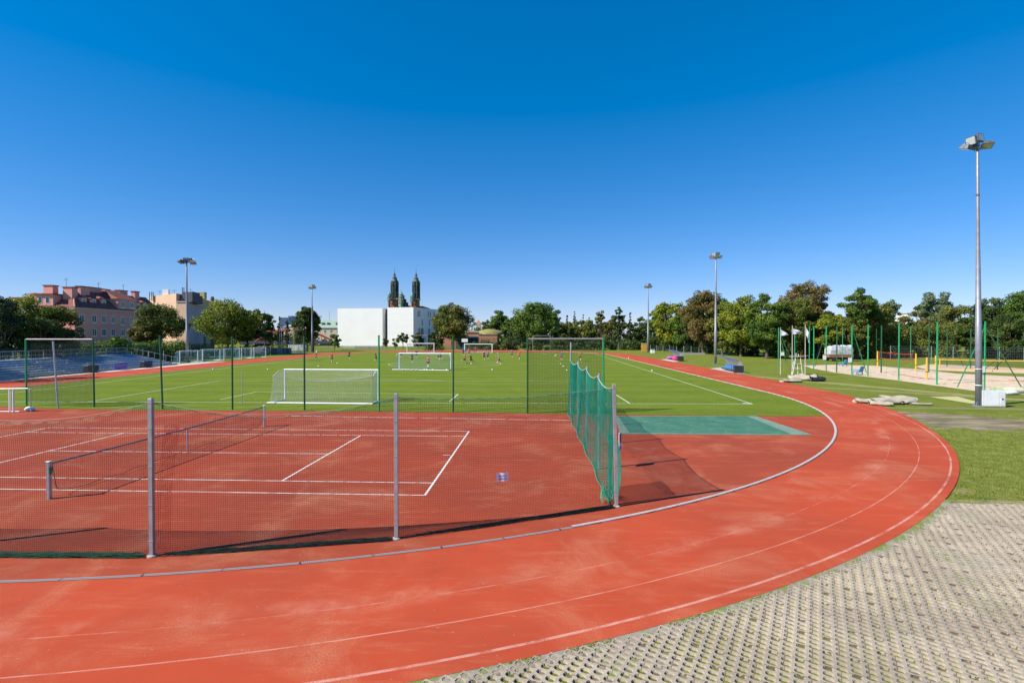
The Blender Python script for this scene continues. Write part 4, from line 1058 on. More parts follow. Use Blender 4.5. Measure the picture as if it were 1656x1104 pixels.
cpost(1377.4, 605, 526, 'green post with white plate and right-leaning brace beside the nearer blue chair', braces=((1401.5, 603),), sign=582)
cpost(1403.4, 608, 524.8, 'bright green post right of the nearer blue chair'); cpost(1425, 602.7, 527, 'dark post near the left end of the red net', True); cpost(1417, 590, 531, 'thin dark post behind the yellow post of the red net', True, r=.05)
cpost(1453.3, 614.2, 524, 'bright green post in front of the middle of the red net'); cpost(1472.5, 591.7, 528, 'thin green post near the right end of the red net', r=.06)
cpost(1502, 602.5, 528, 'dark post close behind the nearest yellow post', True); cpost(1515, 621.7, 522, 'bright green post standing in front of the left end of the orange net')
cpost(1531.5, 592, 531, 'dark braced post behind the orange net', True, braces=((1502, 580), (1558, 592))); cpost(1569.5, 595, 533, 'dark post just left of the nearest floodlight mast', True)
cpost(1592, 632, 520.5, 'bright green post with two braces, right beside the nearest floodlight mast', braces=((1548, 626), (1652, 626)), sign=597, r=.08)
cpost(1613, 598.7, 531, 'dark post right of the braced bright green post', True, braces=())
cpost(1671, 612, 528, 'dark braced post at the right edge of the photo', True, braces=((1593, 596), (1604, 600)))
def chair(px, py, lb):
    o = thing('plastic_chair', lb, 'chair', tuple(G(px, py)), R(200), 'blue plastic chairs by the sand'); m_ = mat('turquoise plastic', (.01, .25, .48, 1), (.01, .2, .4, 1), .4)
    mb = MB(); mb.bbox(-.42, .42, -.4, .4, .38, .48, .02); mb.build('seat', m_, o)
    mb = MB(); mb.add([(-.4,.34,.45),(.4,.34,.45),(.34,.62,1.15),(-.34,.62,1.15),(-.4,.42,.45),(.4,.42,.45),(.34,.70,1.15),(-.34,.70,1.15)], [(0,1,2,3),(7,6,5,4),(3,2,6,7),(0,3,7,4),(1,5,6,2)]); mb.build('backrest', m_, o)
    for x in (-.36, .36):
        mb = MB(); mb.tube([(x, -.34, .65), (x, .38, .68)], .04, 6); mb.build('armrest', m_, o)
        for y in (-.34, .34):
            mb = MB(); mb.tube([(x*.95, y, .4), (x*1.08, y*1.1, 0)], .05, 6); mb.build('leg', m_, o)
chair(1363.5, 592.5, 'farther blue plastic chair, on the far edge of the sand'); chair(1387, 606, 'nearer blue plastic chair, on the grass between two green posts')
# white covered stack on a brown wagon bed beyond the sand
p = G(1356, 583.5); o = thing('covered_wagon', 'white tarpaulin-covered stack on a brown wooden trailer beyond the sand court', 'trailer', tuple(p))
Wd = (1376-1340)/FPX*p.y
mb = MB(); vs = []
for i in range(13):
    for j in range(8):
        x = -Wd/2+Wd*i/12; q = j/7; prof_ = [(-1, 1.35), (-1, 2.3), (-.85, 2.9), (-.3, 3.15), (.3, 3.15), (.85, 2.9), (1, 2.3), (1, 1.35)][j]
        k = .78 if i < 1 else (.9 if i < 3 else 1); vs.append((x, prof_[0], (prof_[1]-1.35)*k*(1+.05*math.sin(i*1.7))+1.35))
mb.add(vs, [(i*8+j, i*8+j+1, i*8+9+j, i*8+8+j) for i in range(12) for j in range(7)]+[tuple(range(8)), tuple(range(96, 104))[::-1]])
mb.build('cover', mat('white tarpaulin', (.56, .56, .57, 1), (.30, .31, .33, 1), .7, scale=1.3), o)
mb = MB(); mb.box(-Wd/2-.3, Wd/2+.1, -1.05, 1.05, .75, 1.32); mb.build('bed', mat('brown boards', (.30, .13, .07, 1), (.22, .10, .06, 1), .8), o)
for x in (-1.6, 1.4):
    for y in (-1.05, 1.05):
        mb = MB(); mb.tube([(x, y-.1, .4), (x, y+.1, .4)], .4, 14); mb.build('wheel', M_black, o)

# ------------------------------------------------------------------ buildings
def window(par, x, z, wd, hgt, y=-.001, bars=True, m_f=None, closed=False):
    "window in a wall whose outside faces local -y"
    mb = MB(); fw = .13
    for a in ((x-wd/2, x-wd/2+fw, z, z+hgt), (x+wd/2-fw, x+wd/2, z, z+hgt), (x-wd/2+fw, x+wd/2-fw, z, z+fw), (x-wd/2+fw, x+wd/2-fw, z+hgt-fw, z+hgt)):
        mb.box(a[0], a[1], y-.05, y+.02, a[2], a[3])
    if bars: mb.box(x-.05, x+.05, y-.045, y+.02, z+fw, z+hgt-fw)
    mb.box(x-wd/2-.12, x+wd/2+.12, y-.14, y+.0, z-.12, z-.003)
    f = mb.build('window', m_f or M_frame, par)
    mb = MB(); mb.add([(x-wd/2+fw, y-.012, z+fw), (x+wd/2-fw, y-.012, z+fw), (x+wd/2-fw, y-.012, z+hgt-fw), (x-wd/2+fw, y-.012, z+hgt-fw)], [(0, 1, 2, 3)])
    mb.build('pane', M_glass, f); return f
# pink tenement: local x runs along its shaded long face, away from us; local -y looks out to the right
O = Vector((-105.2, 122.0, 0)); U = Vector((-.03, 1, 0)).normalized()
ang_b = math.atan2(U.y, U.x)
pk = thing('tenement_house', 'long pink tenement with dark red tiled roof, dormers and many chimneys', 'building', tuple(O), ang_b)
def uof(px):
    m_ = (px-828)/FPX; return (O.x-O.y*m_)/(U.y*m_-U.x)
M_pink = mat('pink plaster', (.80, .34, .28, 1), (.72, .30, .25, 1), .9, scale=.5)
M_pinkl = mat('pale cornice', (.56, .48, .44, 1), (.48, .40, .38, 1), .8)
m, t, b = newmat('red tiles'); co = objco(t); wv = nd(t, 'ShaderNodeTexWave'); wv.bands_direction = 'Z'; wv.inputs['Scale'].default_value = 1.1; wv.inputs['Distortion'].default_value = 1.5; t.links.new(co, wv.inputs['Vector'])
c = mix(t, ramp(t, noise(t, co, 1.2, 5), .3, .7), (.31, .080, .055, 1), (.20, .055, .042, 1)); c = mix(t, mth(t, 'MULTIPLY', wv.outputs['Fac'], .3), c, (.07, .02, .02, 1))
t.links.new(c, b.inputs['Base Color']); b.inputs['Roughness'].default_value = .85; M_tile = m
EZ = 11.9; Lb = 32; Dp = 9.5
mb = MB(); mb.box(0, Lb, 0, Dp, 0, EZ-.4); mb.build('wall', M_pink, pk)
mb = MB(); mb.box(-.3, Lb+.1, -.3, Dp+.3, EZ-.4, EZ); mb.build('cornice', M_pinkl, pk)
mb = MB(); RZ = 16.4
mb.add([(-.4,-.4,EZ),(Lb,-.4,EZ),(Lb,Dp+.4,EZ),(-.4,Dp+.4,EZ),(5.5,Dp/2,RZ),(Lb,Dp/2,RZ)], [(0,1,5,4),(1,2,5),(2,3,4,5),(3,0,4),(3,2,1,0)])
roof = mb.build('roof', M_tile, pk)
mb = MB(); mb.tube([(-.4, -.4, EZ+.05), (5.5, Dp/2, RZ+.05)], .16, 5); mb.tube([(5.5, Dp/2, RZ+.05), (Lb, Dp/2, RZ+.05)], .14, 5); mb.build('ridge_tiles', mat('ridge tiles', (.42, .25, .2, 1), None, .8), roof)
for px in (132.5, 152.5, 168, 183, 199, 213, 229.5, 243):
    x = uof(px)
    for z in (8.3, 4.9, 1.4):
        tall = px in (199, 213) and z == 8.3
        window(pk, x, z-(.4 if tall else 0), 1.5, 1.9+(.4 if tall else 0))
def dormer(px, wd, z, h, depth=3.4, y0=2.0, nw=1):
    x = uof(px); depth = 3.2; wd = 1.9
    mb = MB(); mb.box(x-wd/2, x+wd/2, y0, y0+depth, z, z+h); d = mb.build('dormer', M_pink, roof)
    mb = MB(); mb.add([(x-wd/2-.25,y0-.25,z+h),(x+wd/2+.25,y0-.25,z+h),(x+wd/2+.25,y0+depth,z+h),(x-wd/2-.25,y0+depth,z+h),(x,y0+1.0,z+h+.8),(x,y0+depth,z+h+.8)],[(0,1,4),(1,2,5,4),(3,0,4,5),(3,2,1,0),(2,3,5)]); mb.build('dormer_roof', M_tile, roof)
    for k in range(nw):
        xx = x+(k-(nw-1)/2)*wd/nw; window(roof, xx, z+.35, min(1.2, wd/nw*.6), h-.6, y0-.001)
for px in (145.5, 161, 177): dormer(px, 2.3, EZ+.7, 1.9, 4.0, 1.4)
for px in (232, 243): dormer(px, 2.3, EZ+.7, 1.9, 4.0, 1.4)
xa, xb = uof(191), uof(221)                                      # raised centre bay with its own hipped roof
mb = MB(); mb.box(xa, xb, -.02, Dp-.5, EZ+.02, EZ+2.75); mb.build('wall', M_pink, pk)
mb = MB(); mb.box(xa-.2, xb+.2, -.25, Dp, EZ+2.75, EZ+3.0); mb.build('cornice', M_pinkl, pk)
mb = MB(); z = EZ+3.0; mb.add([(xa-.3,-.4,z),(xb+.3,-.4,z),(xb+.3,Dp,z),(xa-.3,Dp,z),((xa+xb)/2-2,Dp/2,z+2.6),((xa+xb)/2+2,Dp/2,z+2.6)],[(0,1,5,4),(1,2,5),(2,3,4,5),(3,0,4),(3,2,1,0)]); mb.build('roof', M_tile, pk)
for px in (199, 213): window(pk, uof(px), EZ+.7, 1.4, 1.7, -.022)
for x, y, wx, wy, zt in ((1.8, 7.0, 1.6, 2.2, 17.3), (3.0, 3.4, 1.7, 2.2, 17.0), (7.5, 4.0, 2.8, 1.3, 17.6), (12.5, 5.4, 4.2, 1.2, 17.8), (17.5, 6.2, 2.6, 1.1, 17.8), (22.5, 5.2, 3.2, 1.2, 17.9), (27, 4.5, 1.8, 1.2, 18.0)):
    mb = MB(); mb.box(x-wx/2, x+wx/2, y-wy/2, y+wy/2, EZ+1, zt-.2); ch_ = mb.build('chimney', M_pink, roof)
    mb = MB(); mb.box(x-wx/2-.15, x+wx/2+.15, y-wy/2-.15, y+wy/2+.15, zt-.2, zt); mb.build('chimney', M_tile, roof)
# gable end dormer on the sunlit face (local -x looks at us)
mb = MB(); mb.box(-.1, 4.0, 4.9, 9.2, EZ+.4, EZ+3.0); mb.build('dormer', M_pink, roof)
mb = MB(); mb.box(-.5, 4.4, 4.6, 9.5, EZ+3.0, EZ+3.25); mb.build('dormer_roof', M_tile, roof)
for y in (6.2, 7.9):
    mb = MB(); mb.box(-.15, -.09, y-.5, y+.5, EZ+.9, EZ+2.4); wf = mb.build('window', M_frame, roof); mb = MB(); mb.box(-.17, -.151, y-.38, y+.38, EZ+1.0, EZ+2.3); mb.build('pane', M_glass, wf)
for y in (4.0, 7.5):
    for z in (4.9, 8.3):
        mb = MB(); mb.box(-.06, .0, y-.7, y+.7, z, z+1.8); wf = mb.build('window', M_frame, pk); mb = MB(); mb.box(-.08, -.061, y-.55, y+.55, z+.12, z+1.68); mb.build('pane', M_glass, wf)
for x, y, z0_, z1_ in ((5, 6, 16, 19.4), (14, 5, 16, 19.2), (23, 5, 16.5, 19.6)):
    mb = MB(); mb.tube([(x, y, z0_), (x, y, z1_)], .04, 4); mb.tube([(x-.6, y, z1_-.5), (x+.6, y, z1_-.5)], .03, 4); mb.tube([(x-.4, y, z1_-.1), (x+.4, y, z1_-.1)], .03, 4); mb.build('aerial', M_black, roof)
# pale house behind the left trees
def pbox(name, label, cat, pxa, pxb, Y, pt_, m_, depth=12, dx=0, z0=0):
    "box house whose front faces us between two columns; dx lets the right side show"
    xa, xb = XA(pxa, Y), XA(pxb, Y); h = HT(pt_, Y); o = thing(name, label, cat, (xa, Y, 0), 0)
    mb = MB(); mb.prism([(0, 0), (xb-xa, 0), (xb-xa+dx, depth), (dx, depth)], z0, h); mb.build('wall', m_, o); return o, xb-xa, h
M_ochre = mat('ochre plaster', (.72, .47, .31, 1), (.62, .40, .27, 1), .9, scale=.35, detail=8)
M_yel = mat('yellow plaster', (.48, .38, .18, 1), (.40, .32, .16, 1), .9, scale=.6)
M_grey = mat('dark grey roofing', (.10, .10, .12, 1), (.07, .07, .09, 1), .8)
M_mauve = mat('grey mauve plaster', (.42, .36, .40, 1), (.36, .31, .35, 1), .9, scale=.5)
o, wd, h = pbox('townhouse', 'pale house with a round roof top behind the leftmost trees', 'building', 20, 66, 150, 484, M_mauve, 14)
mb = MB(); mb.prism([(-.5, -.5), (wd+.5, -.5), (wd+.5, 14.5), (-.5, 14.5)], h, h+.6); r_ = mb.build('roof', M_tile, o)
mb = MB(); lump(mb, (wd-2.6, 4, h+.8), (2.2, 2.2, 1.5), 2, amp=.02); mb.build('round_attic', M_mauve, o)
for x in (5, wd-6): mb = MB(); mb.box(x, x+1.3, 3, 4.2, h+.6, h+2.2); mb.build('chimney', M_pink, o)
for k in range(3): window(o, 2.4+k*2.7, h-3.2, 1.2, 1.7)
# blank-walled ochre tenement
Y = 166.0; h1 = HT(474.5, Y); h2 = HT(488.5, Y); xa = XA(229, Y); xb = XA(285.5, Y); xc = XA(303.5, Y)
o = thing('firewall_tenement', 'tall ochre tenement with a blank sunlit firewall right of the pink house', 'building', (xa, Y, 0))
w1, w2 = xb-xa, xc-xa
mb = MB(); mb.add([(0,4,0),(w1,0,0),(w1,0,h1),(0,4,h1-.6),(0,14,0),(w1,14,0),(w1,14,h1),(0,14,h1-1.0)], [(0,1,2,3),(1,5,6,2),(5,4,7,6),(4,0,3,7),(3,2,6,7)]); mb.build('firewall', M_ochre, o)
mb = MB(); d2 = XA(329, Y+14)-XA(303.5, Y+14)
mb.add([(w1+.003,.02,0),(w2,.02,0),(w2,.02,h2),(w1+.003,.02,h2)], [(0,1,2,3)]); mb.build('wall', M_ochre, o)
E_ = XA(330, Y+16)-xa
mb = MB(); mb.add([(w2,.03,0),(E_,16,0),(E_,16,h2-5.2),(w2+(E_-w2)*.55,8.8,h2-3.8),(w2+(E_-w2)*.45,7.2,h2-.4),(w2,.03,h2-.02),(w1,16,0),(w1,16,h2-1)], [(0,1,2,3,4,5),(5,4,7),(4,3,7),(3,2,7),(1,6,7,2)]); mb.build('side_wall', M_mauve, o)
mb = MB(); mb.box(w1+.003, w2-.5, 2.0, 9, h2-.2, h1-.2); mb.build('attic', M_grey, o)
mb = MB(); mb.box(w1+.003, w2+.3, -.2, 2.0, h2+.002, h2+.3); mb.build('ledge', M_pinkl, o)
mb = MB(); mb.box(w2-2.2, w2+1.0, 1.0, 5, h2+.31, h1+.6); mb.build('chimney', M_grey, o)
mb = MB(); mb.box(w2+1.5, w2+3.0, 1.0+.4, 3.2, h2-3.0, h2-1.2); window(o, w1+1.0, h2+.5, 1.2, 1.0, 1.99, False)
for px, pt_ in ((232, 471), (235.5, 470.5), (238, 471), (249, 467.5), (272.5, 466), (286, 463), (288.5, 463.5), (299, 464.5)):
    x = XA(px, Y)-xa; z1_ = HT(pt_, Y); mb = MB(); mb.tube([(x, 3, h1-2.2), (x, 3, z1_)], .14 if px in (232, 235.5, 238, 286, 288.5) else .05, 5)
    if px in (249, 272.5, 299): mb.tube([(x-.8, 3, z1_-.5), (x+.8, 3, z1_-.5)], .05, 4)
    mb.build('aerial', M_grey, o)
for px in (257, 262):
    x = XA(px, Y)-xa; mb = MB(); mb.box(x-.5, x+.5, 2.5, 3.3, h1-.8, h1+1.6); mb.build('antenna_box', M_white, o)
Y = 188.0; xa = XA(305, Y); x1 = XA(312.5, Y)-xa; x2 = XA(337.5, Y+16)-xa; ha, hb = HT(478.5, Y), HT(485, Y+16)+.3
o = thing('yellow_house', 'yellow tenement with a small roof chimney behind the ochre firewall', 'building', (xa, Y, 0))
mb = MB(); mb.add([(0,0,0),(x1,0,0),(x1,0,ha),(0,0,ha),(x2,16,0),(x2,16,ha-1.2),(0,16,0),(0,16,ha-1.2)], [(0,1,2,3),(1,4,5,2),(4,6,7,5),(6,0,3,7),(3,2,5,7)]); mb.build('wall', M_yel, o)
mb = MB(); mb.box(x1+.4, x1+2.4, 3, 4.5, ha-1.0, ha+1.7); mb.build('chimney', M_yel, o)
mb = MB(); mb.box(x1-1.4, x1-.6, 1, 2, ha-.2, ha+1.7); mb.build('chimney', M_brick, o)
Y = 175.0; p = Vector((XA(343.7, Y), Y, 0)); h = HT(479.5, Y); o = thing('brick_chimney', 'slim round brick chimney rising left of the broad maple', 'chimney', tuple(p))
mb = MB(); mb.lathe([(.62, 0), (.50, h-1.2), (.62, h-1.1), (.62, h-.5), (.50, h-.4), (.50, h)], 12); mb.build('stack', mat('sooty brick', (.22, .16, .13, 1), (.13, .10, .09, 1), .9), o)
# white museum: two sunlit cubes with a glass slot between
M_mus = mat('white render', (.76, .75, .74, 1), (.72, .71, .70, 1), .7, scale=.15)
Y = 232.0; hm = HT(497.6, Y); xa, xb, xc, xd = XA(546, Y), XA(616, Y), XA(624.5, Y), XA(668.5, Y)
ms = thing('white_museum', 'large plain white building of two cubes with a dark glass slot between', 'building', (xa, Y, 0))
a1, a2, a3 = xb-xa, xc-xa, xd-xa; hm2 = HT(496.6, Y)
e2 = XA(716, Y+27)-xa
FT = lambda x: .20*(a3-x)
mb = MB(); mb.prism([(XA(546, Y+FT(0))-xa, FT(0)), (a1, FT(a1)), (a1+4, 30), (4, 30)], 0, hm); mb.build('left_cube', M_mus, ms)
mb = MB(); mb.prism([(a2, FT(a2)), (a3, 0), (e2, 27), (a2+4, 32)], 0, hm2); mb.build('right_cube', M_mus, ms)
mb = MB(); mb.prism([(a1+.4, 6.4), (a2-.003, 6.0), (a2+1, 20), (a1+1.5, 20)], 0, hm-.4); mb.build('glass_slot', M_glass, ms)
for z in (5.2, 10.0, 14.2):
    mb = MB(); mb.box(a1+.41, a2-.01, 5.85, 5.99, z, z+.22); mb.build('mullion', M_grey, ms)
mb = MB()
for x0_, x1_, hh_ in ((.1, a1-.02, hm), (a2+.02, a3-.02, hm2)):
    for k in range(1, 6):
        z = hh_*k/6; mb.add([(x0_, FT(x0_)-.012, z), (x1_, FT(x1_)-.012, z), (x1_, FT(x1_)-.012, z+.05), (x0_, FT(x0_)-.012, z+.05)], [(0,1,2,3)])
mb.build('panel_joints', mat('joint', (.66, .66, .68, 1), None, .8), ms)['kind'] = 'stuff'
sdv = (Vector((e2, 27, 0))-Vector((a3, 0, 0))); sL = sdv.length; sdv.normalize()
def side_win(px, pt_, pb_):
    m_ = (px-828)/FPX; s_ = (m_*Y-(xa+a3))/(sdv.x-m_*sdv.y)
    yy = Y+sdv.y*s_; z1_, z0_ = HT(pt_, yy), HT(pb_, yy); q = Vector((a3, 0, 0))+sdv*s_; n = Vector((sdv.y, -sdv.x, 0))*.03; k = sdv*.5
    mb = MB(); mb.add([q-k+n+Vector((0,0,z0_)), q+k+n+Vector((0,0,z0_)), q+k+n+Vector((0,0,z1_)), q-k+n+Vector((0,0,z1_))]+[q-k-n*.3+Vector((0,0,z0_)), q+k-n*.3+Vector((0,0,z0_)), q+k-n*.3+Vector((0,0,z1_)), q-k-n*.3+Vector((0,0,z1_))], [(0,1,2,3),(1,0,4,5),(2,1,5,6),(3,2,6,7),(0,3,7,4)]); mb.build('window', M_glass, ms)
for px, a, b_ in ((676.3, 502, 512), (679, 502, 512), (692.7, 503.5, 513), (696, 503.5, 513), (702, 504.5, 513.5), (683, 516.5, 526.5), (694.5, 517, 526.5), (701, 518, 526), (677.8, 530.5, 541), (681.2, 530.5, 541), (683.8, 530.5, 541), (694, 531, 541), (706, 531, 541)): side_win(px, a, b_)
# church with twin green lantern towers
Yc = 330.0
M_cop = mat('green copper', (.030, .048, .042, 1), (.06, .085, .070, 1), .6, scale=.4)
M_copl = mat('pale copper', (.22, .36, .28, 1), (.12, .22, .18, 1), .6, scale=.6)
M_cbrick = mat('church brick', (.33, .12, .055, 1), (.24, .09, .05, 1), .9, scale=.6)
M_trim = mat('stone trim', (.42, .38, .30, 1), (.34, .30, .24, 1), .8)
chz = lambda py: HT(430+py/14.725, Yc); cw = lambda w_: w_/14.725/FPX*Yc
cx1, cx2, cxs = XA(638.4, Yc), XA(673.1, Yc), XA(650.4, Yc)
chc = thing('church', 'brick church with twin dark green lantern towers rising behind the white museum', 'church', (cx1, Yc, 0))
def ctower(x, dy=0, dz=0):
    Z = lambda q: chz(q)+dz
    mb = MB(); hw = cw(72); mb.box(x-hw, x+hw, dy-hw, dy+hw, 0, Z(800)); tw = mb.build('tower', M_cbrick, chc)
    mb = MB(); hw = cw(92); mb.box(x-hw, x+hw, dy-hw, dy+hw, Z(800), Z(772)); mb.box(x-hw*.9, x+hw*.9, dy-hw*.9, dy+hw*.9, Z(900), Z(890)); mb.build('cornice', M_trim, tw)
    mb = MB()
    for q0, q1, w0, w1 in ((772, 750, 92, 78), (750, 640, 70, 70), (640, 625, 95, 95), (625, 455, 66, 66), (455, 440, 92, 92), (440, 385, 74, 74), (385, 372, 84, 80)):
        mb.lathe([(cw(w0), Z(q0)), (cw(w1), Z(q1)+.002)], 8, (x, dy), R(22.5))
    for k in range(8):                                            # columns standing free round the lantern
        q = k*math.pi/4+R(22.5); cx_, cy_ = x+cw(88)*math.cos(q), dy+cw(88)*math.sin(q)
        mb.tube([(cx_, cy_, Z(640)), (cx_, cy_, Z(440))], cw(9), 6); mb.tube([(cx_, cy_, Z(770)), (cx_, cy_, Z(640))], cw(10), 6); mb.tube([(cx_, cy_, Z(440)), (cx_, cy_, Z(350))], [cw(12), cw(3)], 5)
    mb.build('lantern', M_cop, tw)
    mb = MB(); mb.lathe([(cw(84), Z(372)), (cw(74), Z(350)), (cw(58), Z(320)), (cw(54), Z(295)), (cw(60), Z(290)), (cw(40), Z(272)), (cw(46), Z(266)), (cw(20), Z(245)), (cw(14), Z(238)), (cw(30), Z(222)), (cw(30), Z(205)), (cw(10), Z(180)), (cw(14), Z(165)), (cw(3), Z(150)), (cw(8), Z(125)), (cw(3), Z(110)), (cw(2.5), Z(50))], 12, (x, dy)); mb.build('dome', mat('dome copper', (.11, .13, .11, 1), (.04, .06, .05, 1), .6, scale=.5), tw)
    mb = MB(); mb.box(x-cw(9), x+cw(9), dy-.08, dy+.08, Z(66), Z(62)); mb.build('cross', M_cop, tw)
    mb = MB()
    for k in range(8):
        q = k*math.pi/4; mb.box(x+cw(62)*math.cos(q)-.35, x+cw(62)*math.cos(q)+.35, dy+cw(62)*math.sin(q)-.35, dy+cw(62)*math.sin(q)+.35, Z(610), Z(470))
    mb.build('belfry_opening', M_black, tw)
ctower(0); ctower(cx2-cx1, 0, -chz(0)+chz(8))
def turret(x, dy, s=1, q0=620, brick=True):
    Z = lambda q: chz(q0+(q-620)*s)
    mb = MB(); mb.lathe([(cw(46)*s, 0), (cw(46)*s, Z(745))], 8, (x, dy)); tt = mb.build('turret', M_cbrick if brick else M_copl, chc)
    mb = MB(); mb.lathe([(cw(62)*s, Z(752)), (cw(66)*s, Z(738)), (cw(50)*s, Z(725)), (cw(52)*s, Z(700)), (cw(60)*s, Z(690)), (cw(40)*s, Z(668)), (cw(26)*s, Z(645)), (cw(8)*s, Z(620)), (cw(6)*s, Z(590)), (cw(2)*s, Z(580)), (cw(2)*s, Z(540))], 10, (x, dy)); mb.build('turret_roof', M_copl, tt)
    mb = MB()
    for k in range(8):
        q = k*math.pi/4; mb.box(x+cw(47)*s*math.cos(q)-.3, x+cw(47)*s*math.cos(q)+.3, dy+cw(47)*s*math.sin(q)-.3, dy+cw(47)*s*math.sin(q)+.3, Z(900), Z(780))
    mb.build('niche', M_copl if brick else M_trim, tt)
turret(cxs-cx1, -3, 1.0, 620, False); turret(XA(632, Yc)-cx1, -4, .72, 640); turret(XA(668.6, Yc)-cx1, -4, .78, 650)
mb = MB(); xg0, xg1 = cxs-cx1, cx2-cx1
mb.box(-4, xg1+4, 2, 30, 0, chz(950)); mb.build('nave_wall', M_cbrick, chc)
mb = MB()
for i, (x0_, x1_, q) in enumerate(((455, 500, 700), (500, 545, 790), (545, 590, 870), (590, 630, 945))):
    a, b_ = XA(620+x0_/14.725, Yc)-cx1, XA(620+x1_/14.725, Yc)-cx1; mb.box(a, b_-.01, -1.0, 1.0, 0, chz(q))
mb.build('stepped_gable', M_cop, chc)
# cream building with pale green roof, left of the museum
Y = 285.0; xa = XA(452, Y); wd = XA(549, Y)-xa; he, hr = HT(530, Y), HT(517.5, Y+8)
o = thing('green_roofed_building', 'cream building with a pale green metal roof between the oval tree and the museum', 'building', (xa, Y, 0))
mb = MB(); mb.box(XA(508, Y)-xa, wd, 0, 16, 0, he); mb.build('wall', mat('cream plaster', (.60, .49, .34, 1), (.52, .42, .30, 1), .9, scale=.4), o)
mb = MB(); x0_ = XA(508, Y)-xa; mb.add([(x0_-.5,-.5,he),(wd+.5,-.5,he),(wd+.5,16.5,he),(x0_-.5,16.5,he),(x0_+2,8,hr),(wd+.5,8,hr)],[(0,1,5,4),(1,2,5),(2,3,4,5),(3,0,4),(3,2,1,0)]); rf = mb.build('roof', mat('pale green roof', (.30, .40, .30, 1), (.25, .34, .26, 1), .6, scale=.5), o)
for x in (wd-11, wd-8, wd-3):
    mb = MB(); mb.box(x, x+1.1, 2.5, 4.5, he+1.0, he+3.0); mb.build('roof_hatch', M_grey, rf)
for k in range(4):
    for z in (he-3.0, he-7.0): window(o, x0_+2.5+k*3.6, z, 1.3, 2.0)
mb = MB(); mb.tube([(wd-8.5, 8, hr), (wd-8.5, 8, hr+5)], .07, 4); mb.build('aerial', M_grey, rf)
Y = 330.0; xa = XA(459, Y); wd = XA(478, Y)-xa; he = HT(528, Y); hr = HT(522.5, Y)
o = thing('pale_roofed_house', 'low pale house with a hipped roof seen between the dark conifer and the oval tree', 'building', (xa, Y, 0))
mb = MB(); mb.box(0, wd, 0, 12, 0, he); mb.build('wall', MATS['cream plaster'], o); mb = MB(); mb.add([(-.4,-.4,he),(wd+.4,-.4,he),(wd+.4,12.4,he),(-.4,12.4,he),(wd*.45,6,hr),(wd,6,hr)],[(0,1,5,4),(1,2,5),(2,3,4,5),(3,0,4)]); mb.build('roof', MATS['pale green roof'], o)
M_blued = mat('blue glass facade', (.10, .16, .28, 1), (.14, .21, .34, 1), .4, scale=.1)
for i, (a, b_, pt_, lb) in enumerate(((452.5, 467, 513, 'blue office block far off over the dark conifer, lower and wider one'), (466.2, 472, 510.5, 'narrow blue tower block far off, right of the lower blue block'), (475, 479, 512, 'thin pale green tower far off by the oval tree'))):
    o, wd, h = pbox('office_block', lb, 'building', a, b_, 620+i*10, pt_, M_blued if i < 2 else M_copl, 20)
    mb = MB()
    for k in range(5): mb.box(.3, wd-.3, -.2, -.01, h*(.55+k*.09), h*(.55+k*.09)+.9)
    mb.build('window_band', M_glass, o)
o, wd, h = pbox('pale_block', 'small white building just showing over the bushes at the right, right of the birch', 'building', 1467, 1476, 300, 507, M_white, 10)
mb = MB(); mb.box(-.6, wd+.6, -.6, 10.6, h, h+.5); mb.build('roof', M_mauve, o)
o, wd, h = pbox('pale_block', 'white building fragment showing over the dark trees right of centre', 'building', 1005, 1010.5, 320, 511, M_mauve, 10)
mb = MB(); mb.box(-.6, wd+.6, -.6, 10.6, h, h+.5); mb.build('roof', M_tile, o)
# red arch bridge
br = thing('arch_bridge', 'red steel arch bridge seen through the trees left of the white museum', 'bridge', (XA(412, 250), 250, 0))
bx = br.location.x
def arch(pts, Y, r):
    P3 = [Vector((XA(px, Y)-bx, Y-250, HT(py, Y))) for px, py in pts]; mb = MB(); mb.tube(P3, r, 6); a = mb.build('arch_rib', M_brred, br); return P3
M_brred = mat('red bridge paint', (.34, .035, .030, 1), (.26, .03, .028, 1), .6)
A1 = arch([(411.5, 553), (420, 547.5), (430, 543), (440, 539), (450, 536.3), (462, 534.8), (475, 534.4), (488, 534.8), (500, 536.2), (510, 538.8), (520, 542), (534, 549)], 245, .45)
A2 = arch([(404, 546), (414.6, 541.6), (424, 538.5), (434, 536.2), (444, 534.8), (456, 534), (470, 534.2), (484, 535.4), (498, 538), (508, 541)], 262, .45)
for k in range(2, 11):
    mb = MB(); q = A1[k]; mb.tube([q, (q.x, q.y, HT(553.5, 245))], .14, 4); mb.build('hanger', M_brred, br)
for a, b_ in ((0, 1), (2, 3), (4, 5), (6, 7), (8, 8)):
    mb = MB(); mb.tube([A1[a+1], A2[b_]], .2, 4); mb.build('cross_beam', M_brred, br)
mb = MB(); x0_ = XA(404, 253)-bx; x1_ = XA(545, 253)-bx; mb.box(x0_, x1_, -6, 12, HT(555.5, 245), HT(552.2, 245)); mb.build('deck', mat('dark blue girder', (.035, .05, .09, 1), None, .6), br)
mb = MB()
for x in (x0_+6, x0_+22, x1_-6): mb.box(x, x+1.2, -4, 10, 0, HT(555.6, 245))
mb.build('pier', M_conc, br)
